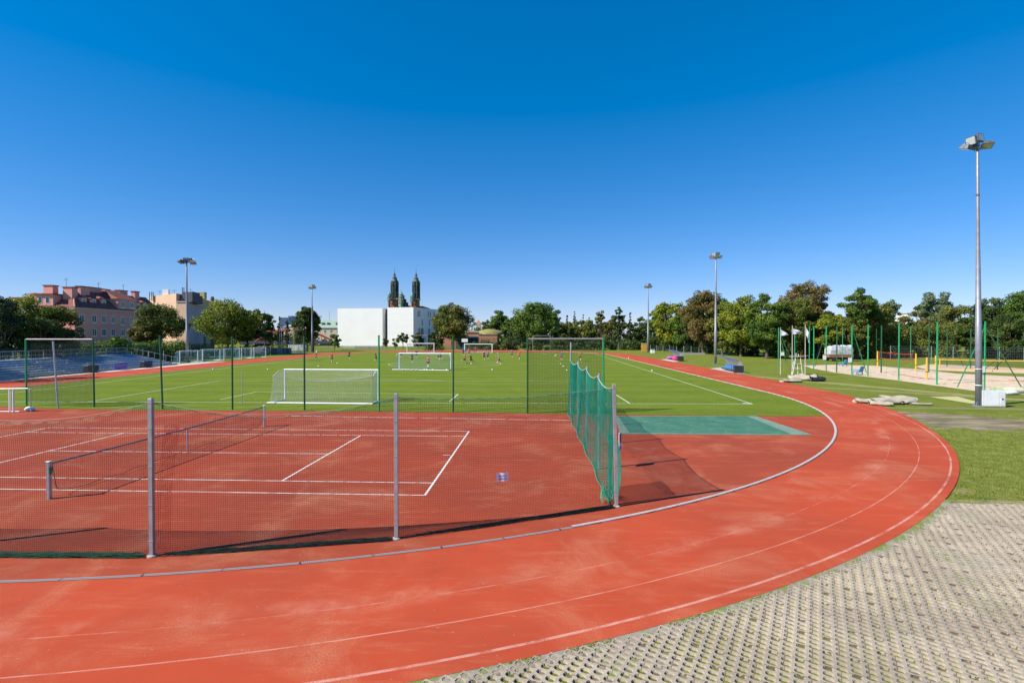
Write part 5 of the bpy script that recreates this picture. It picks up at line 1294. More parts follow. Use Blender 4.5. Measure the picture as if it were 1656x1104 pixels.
# brick fort with turfed top and the low pavilion before it
Y = 212.0; X = lambda px, Y_=212.0: XA(px, Y_)
ft = thing('brick_fort', 'old brick fort with a grass-topped roof behind the far goal', 'fort', (X(735), Y, 0)); fx = X(735)
Zf = lambda py: HT(py, 212.0)
mb = MB(); mb.box(X(773.5)-fx, X(804)-fx, 0, 20, 0, Zf(541)); mb.build('wall', M_fbrick if 'M_fbrick' in globals() else mat('fort brick', (.46, .22, .13, 1), (.38, .19, .12, 1), .9, scale=.5), ft)
mb = MB(); mb.box(X(755)-fx, X(773.4)-fx, 1.5, 20, 0, Zf(537.5)); mb.build('wall', MATS['fort brick'], ft)
mb = MB(); mb.box(X(700)-fx, X(754.9)-fx, .8, 20, 0, Zf(541.5)); mb.build('wall', MATS['fort brick'], ft)
mb = MB(); mb.box(X(773.2)-fx, X(804.6)-fx, -.25, .6, Zf(541)+.002, Zf(540)); mb.box(X(754.7)-fx, X(773.6)-fx, 1.2, 2.2, Zf(537.5)+.002, Zf(534.8)); mb.box(X(700)-fx, X(755)-fx, .5, 1.4, Zf(541.5)+.002, Zf(540.5)); mb.build('coping', M_trim, ft)
mb = MB(); lump(mb, (X(790)-fx, 11, Zf(541)), (X(814)-X(790), 10, Zf(531.5)-Zf(541)), 3, n=14, m=30, amp=.10, flat=Zf(541.5)); mb.build('turf_roof', M_mound if 'M_mound' in globals() else mat('dry turf', (.20, .20, .05, 1), (.30, .24, .09, 1), .95, scale=.8, bumpst=.8), ft, True)
mb = MB(); lump(mb, (X(752)-fx, 12, Zf(541.5)), (X(778)-X(752), 9, Zf(533)-Zf(541.5)), 5, n=14, m=30, amp=.1, flat=Zf(541.5)); mb.build('turf_roof', MATS['dry turf'], ft, True)
o = thing('pavilion', 'low dark pavilion with a light flat roof in front of the brick fort', 'pavilion', (X(737, 195), 195, 0)); ox = X(737, 195)
mb = MB(); mb.box(0, X(772, 195)-ox, 0, 9, 0, HT(546, 195)); mb.build('wall', mat('grey timber', (.13, .12, .13, 1), (.09, .085, .09, 1), .8), o)
mb = MB(); mb.box(-.8, X(771, 195)-ox, -1, 10, HT(546, 195)+.002, HT(544, 195)); mb.build('roof', mat('light roof', (.42, .44, .47, 1), None, .7), o)
o = thing('basketball_hoop', 'white basketball backboard on a blue padded stand by the far goal', 'backboard', (XA(751.5, 150), 150, 0)); 
mb = MB(); mb.bbox(-.9, .9, -.05, .05, HT(553, 150), HT(547.5, 150), .01); mb.build('backboard', M_white, o)
mb = MB(); mb.tube([(0, .15, .2), (0, .15, HT(551, 150))], .1, 6); mb.build('pole', M_galv, o); mb = MB(); mb.bbox(-.75, .35, -.3, .5, 0, HT(560, 150), .05); mb.build('base_padding', mat('blue padding', (.03, .06, .22, 1), None, .6), o)
Y = 420.0; o, wd, h = pbox('red_roofed_tower', 'small red-roofed tower top showing behind the bushes left of the leafy mass', 'tower', 769.5, 777.5, 420, 522.5, M_trim, 5)
mb = MB(); mb.lathe([(wd*.75, h), (wd*.35, h+1.6), (wd*.2, h+2.0), (.05, HT(516, 420))], 4, (wd/2, 2.5), R(45)); mb.build('roof', mat('salmon tiles', (.48, .16, .10, 1), None, .8), o)
# low walls and barriers beyond the far bend
def wallseg(name, lb, cat, pxa, pxb, Y, pt_, m_, th=.4, pb_=None):
    xa = XA(pxa, Y); o = thing(name, lb, cat, (xa, Y, 0)); mb = MB(); L = XA(pxb, Y)-xa; h = HT(pt_, Y)
    mb.bbox(0, L, 0, th, 0, h, .02); mb.build('wall', m_, o); mb = MB(); mb.box(-.05, L+.05, -.06, th+.06, h+.002, h+.12); mb.build('coping', M_kerb, o); return o
wallseg('low_wall', 'low grey concrete wall at the foot of the white museum', 'wall', 574, 624, 205, 559.8, M_mauve)
wallseg('low_wall', 'low white wall panel left of the grey wall at the museum', 'wall', 552, 574, 206, 560.5, M_white)
wallseg('white_hoarding', 'long white hoarding beyond the parked goals, left of the oval tree', 'hoarding', 466, 491, 168, 557.5, M_white)
wallseg('slab_fence', 'grey slab fence behind the row of parked goals', 'fence', 410, 470, 142, 563, mat('grey slabs', (.22, .22, .25, 1), (.17, .17, .20, 1), .9, scale=.6))
wallseg('yellow_hoarding', 'yellow panel by the path left of the farthest right floodlight mast', 'hoarding', 1038, 1046, 158, 555.3, mat('yellow panel', (.60, .33, .05, 1), None, .7))
o = wallseg('low_bank', 'long low sunlit concrete edging under the trees behind the dugouts', 'edging', 1100, 1140, 133, 571.0, M_kerb, .3)
# mesh fences far off
def mesh_fence(lb, a, b_, h, step, m_n, m_p, cell=.35, r=.012, Yh=None):
    A_, B_ = Vector(a), Vector(b_); d = B_-A_; L = d.length; dd = d/L
    o = thing('mesh_fence', lb, 'fence', tuple(A_))
    k = 0
    while k*step <= L:
        q = dd*(k*step); mb = MB(); mb.tube([(q.x, q.y, 0), (q.x, q.y, h+.1)], .06, 5); mb.build('post', m_p, o); k += 1
    mb = MB(); net_wires(mb, lambda u, w_: dd*u+Vector((0, 0, .05+(h-.05)*w_)), L, cell, r, 0, 0, int(h/cell), 5, 1); mb.build('mesh', m_n, o)
g3 = lambda px, py: tuple(G(px, py))
mesh_fence('long green mesh fence with thin posts before the trees beyond the far bend', g3(735, 563.6), g3(1008, 564.4), 4.0, 6.2, M_dnet, M_dgpost, .30, .022)
mesh_fence('grey mesh fence between the museum lawn and the far bend', g3(508, 567.0), g3(735, 563.8), 1.6, 4.5, M_galv, M_galv, .30, .012)
mesh_fence('dark green screen fence behind the stand and its bushes', (-71, 52, 0), (-67, 112, 0), 3.3, 3.2, M_dnet, M_dgpost, .14, .022)
mesh_fence('grey mesh fence behind the row of parked goals', (-66, 88, 0), (-60.5, 155, 0), 2.2, 3.6, M_dnet, M_galv, .20, .012)
mesh_fence('grey mesh fence beyond the sand courts at the right', g3(1440, 580.5), g3(1670, 586), 2.8, 3.4, M_galv, M_galv, .30, .005)
mesh_fence('dark mesh fence under the trees along the right side', g3(1052, 567.5), g3(1165, 573.0), 1.9, 3.2, M_dnet, M_galv, .2, .012)
for px, pb_, pt_, lb in ((452.5, 573, 528.8, 'leftmost'), (455.5, 573, 529, 'second'), (468.5, 572, 535, 'third'), (475.5, 571, 533, 'rightmost')):
    p = G(px, pb_); h = HT(pt_, p.y); o = thing('street_lamp', f'slim pale street lamp before the red bridge, {lb} of four', 'street lamp', tuple(p), 0, 'street lamps by the bridge')
    mb = MB(); mb.tube([(0, 0, 0), (0, 0, h*.95), (.3, 0, h)], .07, 5); mb.build('pole', M_galv, o)
    mb = MB(); mb.bbox(.3, 1.2, -.12, .12, h-.05, h+.08, .02); mb.build('lamp_head', M_mauve, o)
def car(px, pb_, m_, lb, rz=0):
    p = G(px, pb_); o = thing('parked_car', lb, 'car', tuple(p), rz)
    prof_ = [(-2.1, .35), (-2.1, .8), (-1.3, .92), (-.7, 1.42), (.9, 1.45), (1.5, .95), (2.1, .85), (2.15, .35)]
    mb = MB(); n = len(prof_); mb.add([(x, -.85, z) for x, z in prof_]+[(x, .85, z) for x, z in prof_], [tuple(range(n)), tuple(range(n, 2*n))[::-1]]+[(i, n+i, n+(i+1) % n, (i+1) % n) for i in range(n)]); mb.build('body', m_, o)
    mb = MB(); mb.add([(-1.15,-.86,.95),(-.65,-.86,1.36),(.85,-.86,1.38),(1.3,-.86,.97)], [(0,3,2,1)]); mb.build('side_window', M_glass, o)
    for x in (-1.35, 1.35):
        for y in (-.8, .8): mb = MB(); mb.tube([(x, y-.1, .33), (x, y+.1, .33)], .33, 12); mb.build('wheel', M_black, o)
car(421, 569.5, mat('silver car paint', (.45, .47, .50, 1), None, .3, .4), 'silver car parked behind the slab fence, left of the hoarding'); 
car(1650, 574, MATS['silver car paint'], 'silver car behind the mesh fence at the right edge', .3)
o = thing('stone_bin', 'small white box at the foot of the farthest right floodlight mast', 'box', tuple(G(1055.5, 571))); mb = MB(); mb.bbox(-.5, .5, -.4, .4, 0, 1.0, .05); mb.build('housing', M_white, o); mb = MB(); mb.bbox(-.56, .56, -.46, .46, 1.002, 1.12, .02); mb.build('lid', M_kerb, o)

# ------------------------------------------------------------------ trees
def leafmat(name, cols):
    m, t, b = newmat(name)
    at = nd(t, 'ShaderNodeAttribute'); at.attribute_name = 'tone'
    cr = nd(t, 'ShaderNodeValToRGB'); el = cr.color_ramp.elements
    el[0].position = 0; el[0].color = cols[0]+(1,); el[1].position = 1; el[1].color = cols[-1]+(1,)
    for i, c in enumerate(cols[1:-1]): e = el.new((i+1)/(len(cols)-1)); e.color = c+(1,)
    t.links.new(at.outputs['Fac'], cr.inputs[0])
    t.links.new(cr.outputs[0], b.inputs['Base Color']); b.inputs['Roughness'].default_value = .6; b.inputs['Specular IOR Level'].default_value = .25
    tr = nd(t, 'ShaderNodeBsdfTranslucent'); t.links.new(cr.outputs[0], tr.inputs[0])
    mx = nd(t, 'ShaderNodeMixShader'); mx.inputs[0].default_value = .28
    out = t.nodes['Material Output']; t.links.new(b.outputs[0], mx.inputs[1]); t.links.new(tr.outputs[0], mx.inputs[2]); t.links.new(mx.outputs[0], out.inputs[0])
    return m
PAL = {
 'green': leafmat('green leaves', [(0.046,0.094,0.011), (0.092,0.165,0.020), (0.169,0.236,0.032)]),
 'dark': leafmat('dark leaves', [(0.031,0.059,0.011), (0.061,0.100,0.018), (0.105,0.136,0.028)]),
 'yellow': leafmat('yellow green leaves', [(0.083,0.136,0.013), (0.187,0.236,0.022), (0.330,0.319,0.028)]),
 'brown': leafmat('turning leaves', [(0.077,0.094,0.015), (0.143,0.136,0.024), (0.209,0.153,0.039)]),
 'rust': leafmat('rusty leaves', [(0.099,0.100,0.020), (0.187,0.142,0.039), (0.253,0.165,0.072)]),
 'grey': leafmat('grey green leaves', [(0.077,0.118,0.051), (0.146,0.196,0.094), (0.231,0.282,0.151)]),
 'olive': leafmat('olive leaves', [(0.069,0.094,0.018), (0.139,0.165,0.029), (0.216,0.212,0.043)]),
 'conifer': leafmat('needles', [(0.015,0.038,0.014), (0.028,0.060,0.023), (0.050,0.086,0.034)]),
 'mixed': leafmat('mixed leaves', [(0.054,0.094,0.014), (0.123,0.172,0.023), (0.208,0.133,0.043), (0.154,0.204,0.029)]),
}
M_bark = mat('bark', (.11, .085, .065, 1), (.065, .05, .04, 1), .95, scale=6, bumpst=.6)
M_pbark = mat('pale bark', (.45, .43, .38, 1), (.25, .23, .2, 1), .9, scale=5)
def leaf_cloud(centers, radii, tones, n, s, rng, flat=.85, ground=None):
    "numpy cloud of small leaf quads on the shells of many clumps"
    centers = np.array(centers); radii = np.array(radii); tones = np.array(tones)
    wgt = radii**2/np.sum(radii**2); k = rng.choice(len(centers), n, p=wgt)
    d = rng.normal(size=(n, 3)); d /= np.linalg.norm(d, axis=1)[:, None]
    rr = radii[k]*(.55+.5*rng.random(n)**.6)*(1+.25*rng.normal(size=n)*.5)
    P = centers[k]+d*rr[:, None]*np.array([1, 1, flat])
    if ground is not None: P[:, 2] = np.maximum(P[:, 2], ground+.05)
    nrm = d+rng.normal(size=(n, 3))*.75+np.array([0, 0, .25]); nrm /= np.linalg.norm(nrm, axis=1)[:, None]
    a = np.cross(nrm, rng.normal(size=(n, 3))); a /= np.linalg.norm(a, axis=1)[:, None]; b = np.cross(nrm, a)
    sz = s*(.55+.8*rng.random(n))
    a *= sz[:, None]*.62; b *= sz[:, None]*.45
    V = np.empty((n, 4, 3)); V[:, 0] = P-a; V[:, 1] = P-b*.9+a*.1; V[:, 2] = P+a; V[:, 3] = P+b*.9-a*.1
    T = np.clip(tones[k]+rng.normal(size=n)*.16, 0, 1)
    return V.reshape(-1, 3), np.repeat(T, 1)
def leaf_mesh(name, V, T, m, parent=None):
    n = len(T); me = bpy.data.meshes.new(name)
    me.vertices.add(n*4); me.loops.add(n*4); me.polygons.add(n)
    me.vertices.foreach_set('co', V.astype(np.float32).ravel()); me.loops.foreach_set('vertex_index', np.arange(n*4, dtype=np.int32))
    me.polygons.foreach_set('loop_start', np.arange(0, n*4, 4, dtype=np.int32)); me.polygons.foreach_set('loop_total', np.full(n, 4, dtype=np.int32))
    me.update(); at = me.attributes.new('tone', 'FLOAT', 'FACE'); at.data.foreach_set('value', T.astype(np.float32))
    me.materials.append(m); o = bpy.data.objects.new(name, me); col.objects.link(o)
    if parent: o.parent = parent
    return o
NT = [0]
def tree(px, Y, top, half, pal, label, name='leafy_tree', cb=.22, shape='round', dens=1.0, nb=30, grp=None, bot=None, bark=None, lean=0):
    NT[0] += 1; rng = np.random.default_rng(100+NT[0]*13)
    x = XA(px, Y); H = HT(top-2, Y)*1.02; Rr = half/FPX*Y*1.12
    zb = H*cb if bot is None else HT(bot, Y)
    o = thing(name, label, 'tree', (x, Y, 0), 0, grp)
    nb = int(nb*1.7); C, Rd, Tn = [], [], []; hz = (H-zb)/2; zc = zb+hz
    for i in range(nb):
        while True:
            v = rng.uniform(-1, 1, 3); l = np.linalg.norm(v)
            if .15 < l < 1: break
        if l < .5 and rng.random() < .75: v = v/l*rng.uniform(.5, .85)
        f = 1.0
        if shape == 'cone': f = max(.06, (1-(v[2]+1)/2)**.9); v = v*np.array([1, 1, 1])
        elif shape == 'oval': f = math.sqrt(max(.1, 1-v[2]**2*.55))
        elif shape == 'flat': f = 1.0 if v[2] < .3 else .8
        rb = rng.uniform(.15, .28)*(1 if shape != 'cone' else max(.35, f)*.9)
        k = 1-rb*.9
        xy = math.hypot(v[0], v[1]); lim = math.sqrt(max(.02, 1-v[2]**2*.8))
        cxx, cyy = v[0]*k*f, v[1]*k*f
        C.append((cxx*Rr+lean*(v[2]+1)*Rr*.3, cyy*Rr, zc+v[2]*hz*(1-rb*.75))); Rd.append(rb*Rr*rng.uniform(.8, 1.15)); Tn.append(rng.uniform(.0, 1.0))
    Rd = [min(r_, hz*.5) for r_ in Rd]
    s = max(.16, .0027*Y); area = sum(12.6*r_*r_ for r_ in Rd)
    n = int(min(16000, max(900, area/(s*s*.33)*.80*dens)))
    V, T = leaf_cloud(C, Rd, Tn, n, s, rng, .72)
    leaf_mesh('crown', V, T, PAL[pal], o)
    mb = MB(); tr = max(.12, H*.022); zt = zb+hz*.9
    mb.tube([(0, 0, -.1), (.05*tr, 0, zb*.5), (.2*tr, .1, zb), (.1, -.1, zt), (0, 0, H*.9)], [tr*1.25, tr, tr*.85, tr*.5, tr*.12], 7)
    for i in range(0, min(nb, 16)):
        c = Vector(C[i]); z0_ = zb+(c.z-zb)*rng.uniform(.1, .5); mb.tube([(0, 0, z0_), tuple(Vector((0, 0, z0_)).lerp(c, .5)+Vector((0, 0, .15*Rr))), tuple(c)], [tr*.42, tr*.28, tr*.08], 5)
    mb.build('trunk', bark or M_bark, o)
    return o
def thicket(name, label, pts, pal, cat='shrubbery', dens=1.0, s=None, seed=1, kind='stuff'):
    "pts: list of (px, Y, top_py, half_px): clumps of foliage down to the ground, one uncountable mass"
    rng = np.random.default_rng(seed); C, Rd, Tn = [], [], []
    for px, Y, tp, hp in pts:
        x = XA(px, Y); H = HT(tp, Y); w_ = hp/FPX*Y; n = max(3, int(w_*2/1.6))
        for i in range(n):
            for z in np.arange(.4, max(.5, H), 1.15):
                if rng.random() < .2: continue
                r_ = rng.uniform(.7, 1.15)*min(1.3, H*.5)
                zz = min(z, H-r_*.8)*rng.uniform(.85, 1.0)
                C.append((x+rng.uniform(-w_, w_), Y+rng.uniform(-1.4, 1.4), zz)); Rd.append(r_); Tn.append(rng.uniform(.1, .9))
    Ym = np.mean([p[1] for p in pts]); s = s or max(.14, .0026*Ym); area = sum(12.6*r_*r_ for r_ in Rd)
    V, T = leaf_cloud(C, Rd, Tn, int(min(90000, area/(s*s*.33)*.40*dens)), s, rng, .9, 0.0)
    return tag(leaf_mesh(name, V, T, PAL[pal]), label, cat, kind=kind)
# left
tree(2, 72, 470, 38, 'conifer', 'very dark tree at the left edge behind the stand', cb=.05, nb=34, shape='oval')
tree(-38, 74, 464, 46, 'dark', 'dark tree mostly outside the left edge behind the stand', cb=.05)
tree(48, 80, 474, 40, 'yellow', 'yellow-green tree behind the stand, left of the pink house', cb=.10, nb=36)
tree(94, 82, 486, 32, 'olive', 'dark olive tree hiding the left corner of the pink house', cb=.10, nb=34)
tree(66, 76, 508, 34, 'dark', 'low dark tree in front of the yellow-green one behind the stand', cb=.04, nb=30)
tree(257, 112, 490, 42, 'olive', 'brownish-green maple in front of the ochre firewall', bot=556, nb=34, shape='flat')
tree(232, 108, 525, 22, 'brown', 'lower brownish tree left of the maple before the firewall', bot=566, nb=18)
tree(368, 132, 485, 49, 'yellow', 'broad yellow-green maple with a forked trunk, behind the parked goals', bot=560, nb=46, shape='flat')
tree(400, 136, 498, 28, 'dark', 'dark green right half of the broad maple group behind the parked goals', bot=556, nb=26)
tree(428, 190, 498, 19, 'dark', 'dark round tree right of the broad maple, over the bridge', bot=556, nb=26)
tree(452, 215, 510, 9, 'conifer', 'small dark conifer before the blue office block', 'conifer_tree', cb=.05, shape='cone', nb=22)
tree(464, 215, 515, 8, 'conifer', 'smaller dark conifer right of the one before the blue office block', 'conifer_tree', cb=.05, shape='cone', nb=18)
tree(441, 215, 520, 11, 'conifer', 'dark low conifer left of the one before the blue office block', 'conifer_tree', cb=.05, shape='cone', nb=18)
tree(496, 158, 494, 21, 'dark', 'tall oval dark tree beside the far left floodlight mast', bot=560, nb=40, shape='oval')
tree(506, 160, 490, 12, 'olive', 'sparse brownish top rising right of the tall oval tree', bot=530, nb=12, dens=.55)
tree(483, 190, 520, 12, 'olive', 'light olive tree partly hidden left of the tall oval tree', bot=560, nb=16)
tree(541, 176, 541, 10, 'green', 'small green tree at the left corner of the white museum', bot=564, nb=14)
tree(624, 200, 548, 5, 'olive', 'thin sapling before the glass slot of the museum', 'sapling', bot=560, nb=8, dens=.5)
tree(639, 198, 546, 6, 'yellow', 'pale sapling before the right cube of the museum', 'sapling', bot=561, nb=8, dens=.35)
tree(651.5, 195, 538.5, 9.5, 'dark', 'small round-crowned tree before the museum, on a clear thin trunk', bot=556.5, nb=16)
tree(676, 200, 538.5, 11, 'dark', 'round bushy tree at the right corner of the museum', bot=561, nb=18)
tree(698, 202, 541, 10, 'conifer', 'dark bushy tree between the museum corner tree and the big broad tree', bot=561, nb=16)
tree(731, 186, 491.5, 37, 'olive', 'big broad tree right of the museum with trunk at the brick fort', bot=552, nb=46, shape='flat')
tree(708, 188, 527, 14, 'dark', 'low dark tree under the left side of the big broad tree', bot=566, nb=18)
tree(-205, 54, 377, 75, 'dark', 'dark tree outside the left edge whose shade falls across the left straight', cb=.1)
# centre beyond the fort
tree(806, 262, 503, 17, 'green', 'round tree over the grassy roof of the brick fort', bot=545, nb=26)
tree(786, 270, 519, 12, 'dark', 'low tree behind the grassy roof of the fort', bot=548, nb=14)
tree(826, 240, 515, 17, 'green', 'green tree filling the gap right of the fort', bot=560, nb=22)
tree(868, 196, 486, 38, 'green', 'largest rounded tree in the middle beyond the far bend', bot=560, nb=52)
tree(842, 205, 508, 22, 'dark', 'dark left shoulder beside the largest rounded tree', bot=562, nb=24)
tree(898, 215, 497, 14, 'conifer', 'dark pointed tree on the right shoulder of the largest rounded tree', bot=560, nb=24, shape='oval')
for px, tp, hw, lb in ((917, 507, 8.5, 'dark conifer just right of the largest rounded tree'), (929, 504, 8, 'tallest of the three small conifers right of centre'), (943, 508, 8, 'conifer with a bare gap to its right, right of centre'), (953, 512, 6, 'short conifer beside the dark mass right of centre')):
    tree(px, 250, tp, hw, 'conifer', lb, 'conifer_tree', cb=.05, shape='cone', nb=20)
tree(912, 225, 521, 24, 'olive', 'lower olive tree below the small conifers, left one', bot=563, nb=26)
tree(945, 222, 516, 24, 'olive', 'lower dark tree below the small conifers, right one', bot=563, nb=26)
tree(972, 205, 499, 15, 'mixed', 'dark brownish tree left of the pair of dark conifers', bot=562, nb=28, shape='oval')
tree(1001, 190, 491, 11, 'dark', 'tall dark pointed tree with a visible trunk right of centre', 'conifer_tree', bot=562, nb=30, shape='oval')
tree(988, 200, 508, 15, 'brown', 'brownish tree filling the left side of the tall pointed one', bot=562, nb=22)
tree(1019, 196, 502, 9, 'conifer', 'dark narrow conifer right of the tall pointed tree', 'conifer_tree', cb=.06, nb=22, shape='cone')
tree(1034, 205, 512, 15, 'dark', 'dark low tree left of the farthest right floodlight mast', bot=562, nb=20)
tree(1060, 178, 500, 14, 'green', 'green tree just right of the farthest right floodlight mast', bot=560, nb=24)
# right row
tree(1084, 160, 482, 29, 'yellow', 'bright green maple, first of the row behind the farther dugout', bot=565, nb=44)
tree(1108, 150, 500, 24, 'green', 'green tree between the first maple and the brown maple of the row', bot=567, nb=30)
tree(1137, 138, 462, 37, 'rust', 'large brown autumn maple behind the middle right floodlight mast', bot=567, nb=54)
tree(1168, 128, 482, 25, 'mixed', 'mixed green and brown tree right of the large brown maple', bot=571, nb=34)
tree(1198, 122, 474, 36, 'yellow', 'yellow-green maple in the right-hand row, left of the flags', bot=573, nb=50)
tree(1240, 112, 466, 33, 'green', 'tall green tree in the row directly left of the first flag', bot=571, nb=46)
tree(1222, 125, 480, 22, 'yellow', 'yellowish tree between the two green ones left of the flags', bot=571, nb=26)
tree(1302, 116, 449, 34, 'rust', 'tall thin-leaved brown tree behind the three flags', bot=520, nb=34, dens=.42)
tree(1283, 112, 475, 34, 'olive', 'dense brown-green tree behind the middle flag', bot=568, nb=46)
tree(1324, 114, 483, 28, 'brown', 'brown tree over the white covered stack', bot=560, nb=34)
tree(1340, 108, 505, 24, 'yellow', 'yellow-green tree just above the white covered stack', bot=565, nb=28)
tree(1386, 112, 455, 29, 'green', 'open-limbed green tree, tallest right of the white covered stack', bot=535, nb=20, dens=.85)
tree(1405, 116, 484, 32, 'mixed', 'spreading dark tree with reddish tips right of the open-limbed one', bot=560, nb=36)
tree(1372, 112, 505, 28, 'olive', 'lower olive foliage tree under the open-limbed one', bot=568, nb=30)
tree(1441, 150, 481, 19, 'grey', 'grey-green birch at the gap in the trees', 'birch_tree', bot=545, nb=26, bark=M_pbark, dens=.8)
tree(1512, 150, 468, 26, 'grey', 'grey-green birch standing alone above the right hedge', 'birch_tree', bot=545, nb=34, bark=M_pbark, dens=.8)
tree(1488, 160, 492, 18, 'olive', 'olive tree left of the lone birch', bot=555, nb=20)
tree(1540, 130, 493, 34, 'olive', 'broad olive tree just left of the nearest floodlight mast', bot=570, nb=38)
tree(1473, 130, 512, 30, 'mixed', 'low mixed tree behind the right end of the red net', bot=572, nb=30)
tree(1602, 122, 477, 33, 'dark', 'dark broad tree right behind the nearest floodlight mast', bot=572, nb=46)
tree(1648, 118, 463, 34, 'green', 'big green tree at the right edge', bot=572, nb=50)
tree(1575, 112, 510, 30, 'dark', 'lower dark tree behind the braced green post at the right', bot=575, nb=34)
tree(1632, 108, 510, 32, 'dark', 'lower dark tree at the right edge behind the mesh fence', bot=575, nb=34)
tree(1158, 145, 478, 26, 'green', 'green tree filling in behind the middle right floodlight mast', bot=568, nb=34)
tree(1268, 124, 474, 28, 'olive', 'olive tree filling in behind the first white flag', bot=568, nb=34)
tree(1118, 165, 488, 24, 'green', 'green tree standing behind the large brown maple at its left', bot=566, nb=30)
tree(1420, 125, 498, 26, 'olive', 'olive tree left of the birch at the gap', bot=570, nb=30)
# thickets: dense undergrowth and far masses
thicket('shrubbery', 'leafy shrubs growing behind the stand railing', [(px, 100, t_, 14) for px, t_ in ((60, 556), (85, 553), (110, 556), (150, 555), (172, 551), (192, 543), (215, 549), (240, 552), (262, 548), (285, 550))], 'green', seed=3)
thicket('shrubbery', 'dark hedge behind the parked goals', [(px, 125, t_, 16) for px, t_ in ((300, 553), (325, 556), (350, 558), (378, 560), (405, 560))], 'conifer', seed=4)
thicket('far_trees', 'distant tree mass behind the red bridge and before the cream building', [(px, 272, t_, 11) for px, t_ in ((330, 530), (350, 528), (372, 528), (395, 528), (414, 530), (430, 533), (446, 536), (458, 537), (470, 541), (484, 541), (500, 542), (516, 549), (530, 550))], 'olive', 'trees', seed=5)
thicket('shrubbery', 'low bushes below the red bridge', [(px, 200, t_, 9) for px, t_ in ((405, 556), (425, 557), (445, 557), (462, 556), (480, 558), (510, 561), (530, 562))], 'green', seed=15)
thicket('far_trees', 'distant tree line closing the horizon behind the museum and houses', [(px, 420, 534, 22) for px in range(-60, 780, 26)], 'dark', 'trees', dens=1.0, seed=6)
thicket('shrubbery', 'shrubs along the mesh fence beyond the far bend', [(px, 176, t_, 13) for px, t_ in ((700, 553), (765, 553), (780, 550), (795, 553), (815, 550), (838, 553), (858, 545), (880, 548), (905, 545), (928, 546), (950, 545), (975, 546), (1000, 549), (1025, 549), (1045, 552))], 'dark', seed=7)
thicket('far_trees', 'wood behind the rounded trees beyond the far bend', [(px, 262, t_, 16) for px, t_ in ((775, 528), (800, 524), (830, 524), (860, 520), (890, 520), (915, 522), (945, 522), (975, 520), (1005, 520), (1035, 520), (1062, 516))], 'dark', 'trees', seed=8)
thicket('undergrowth', 'dark undergrowth beneath the right-hand row of trees', [(px, Y_, t_, 16) for px, Y_, t_ in ((1060, 172, 545), (1085, 168, 540), (1110, 160, 540), (1135, 150, 536), (1160, 142, 536), (1186, 136, 536), (1210, 130, 534), (1236, 124, 532), (1262, 122, 530), (1288, 120, 530), (1314, 120, 528), (1340, 120, 528), (1366, 120, 528))], 'dark', seed=9)
thicket('undergrowth', 'dense bushes behind the sand courts at the right', [(px, Y_, t_, 18) for px, Y_, t_ in ((1392, 116, 532), (1420, 116, 530), (1448, 118, 524), (1476, 120, 526), (1504, 122, 522), (1532, 120, 520), (1560, 118, 522), (1590, 116, 524), (1620, 114, 522), (1650, 112, 520), (1685, 112, 515))], 'olive', seed=10)
thicket('far_trees', 'far wood closing the horizon behind the right-hand trees', [(px, 230, t_, 22) for px, t_ in ((1070, 515), (1110, 510), (1150, 508), (1190, 508), (1230, 508), (1270, 508), (1310, 508), (1350, 508), (1390, 508), (1430, 508), (1470, 514), (1510, 512), (1550, 510), (1590, 508), (1630, 508), (1680, 505), (1730, 505))], 'dark', 'trees', dens=.8, seed=11)
for k in range(4): pass

# ------------------------------------------------------------------ people
def skin_obj(V, Ed, Rr, root=0, sub=1):
    me = bpy.data.meshes.new('tmp'); me.from_pydata(V, Ed, []); o = bpy.data.objects.new('tmp', me); tmpcol.objects.link(o)
    sk = o.modifiers.new('s', 'SKIN'); sk.use_smooth_shade = True
    for i, r in enumerate(Rr):
        d = me.skin_vertices[0].data[i]; d.radius = (r, r) if not isinstance(r, tuple) else r; d.use_root = (i == root)
    sb_ = o.modifiers.new('u', 'SUBSURF'); sb_.levels = sub
    return o
tmpscene = bpy.data.scenes.new('tmp_scene'); tmpcol = tmpscene.collection
M_skin = mat('skin', (.50, .29, .20, 1), (.44, .25, .17, 1), .6)
M_hair = mat('dark hair', (.03, .02, .012, 1), None, .7)
M_fair = mat('light hair', (.30, .20, .09, 1), None, .7)
def cloth(n, c): return mat('cloth '+n, c, None, .8)
CL = {'red': cloth('red', (.62, .035, .04, 1)), 'navy': cloth('navy', (.03, .04, .10, 1)), 'black': cloth('black', (.015, .015, .018, 1)), 'teal': cloth('teal', (.03, .22, .30, 1)),
      'blue': cloth('blue', (.13, .18, .32, 1)), 'white': cloth('white', (.78, .78, .78, 1)), 'green': cloth('dark green', (.02, .06, .04, 1)), 'maroon': cloth('maroon', (.30, .02, .03, 1))}
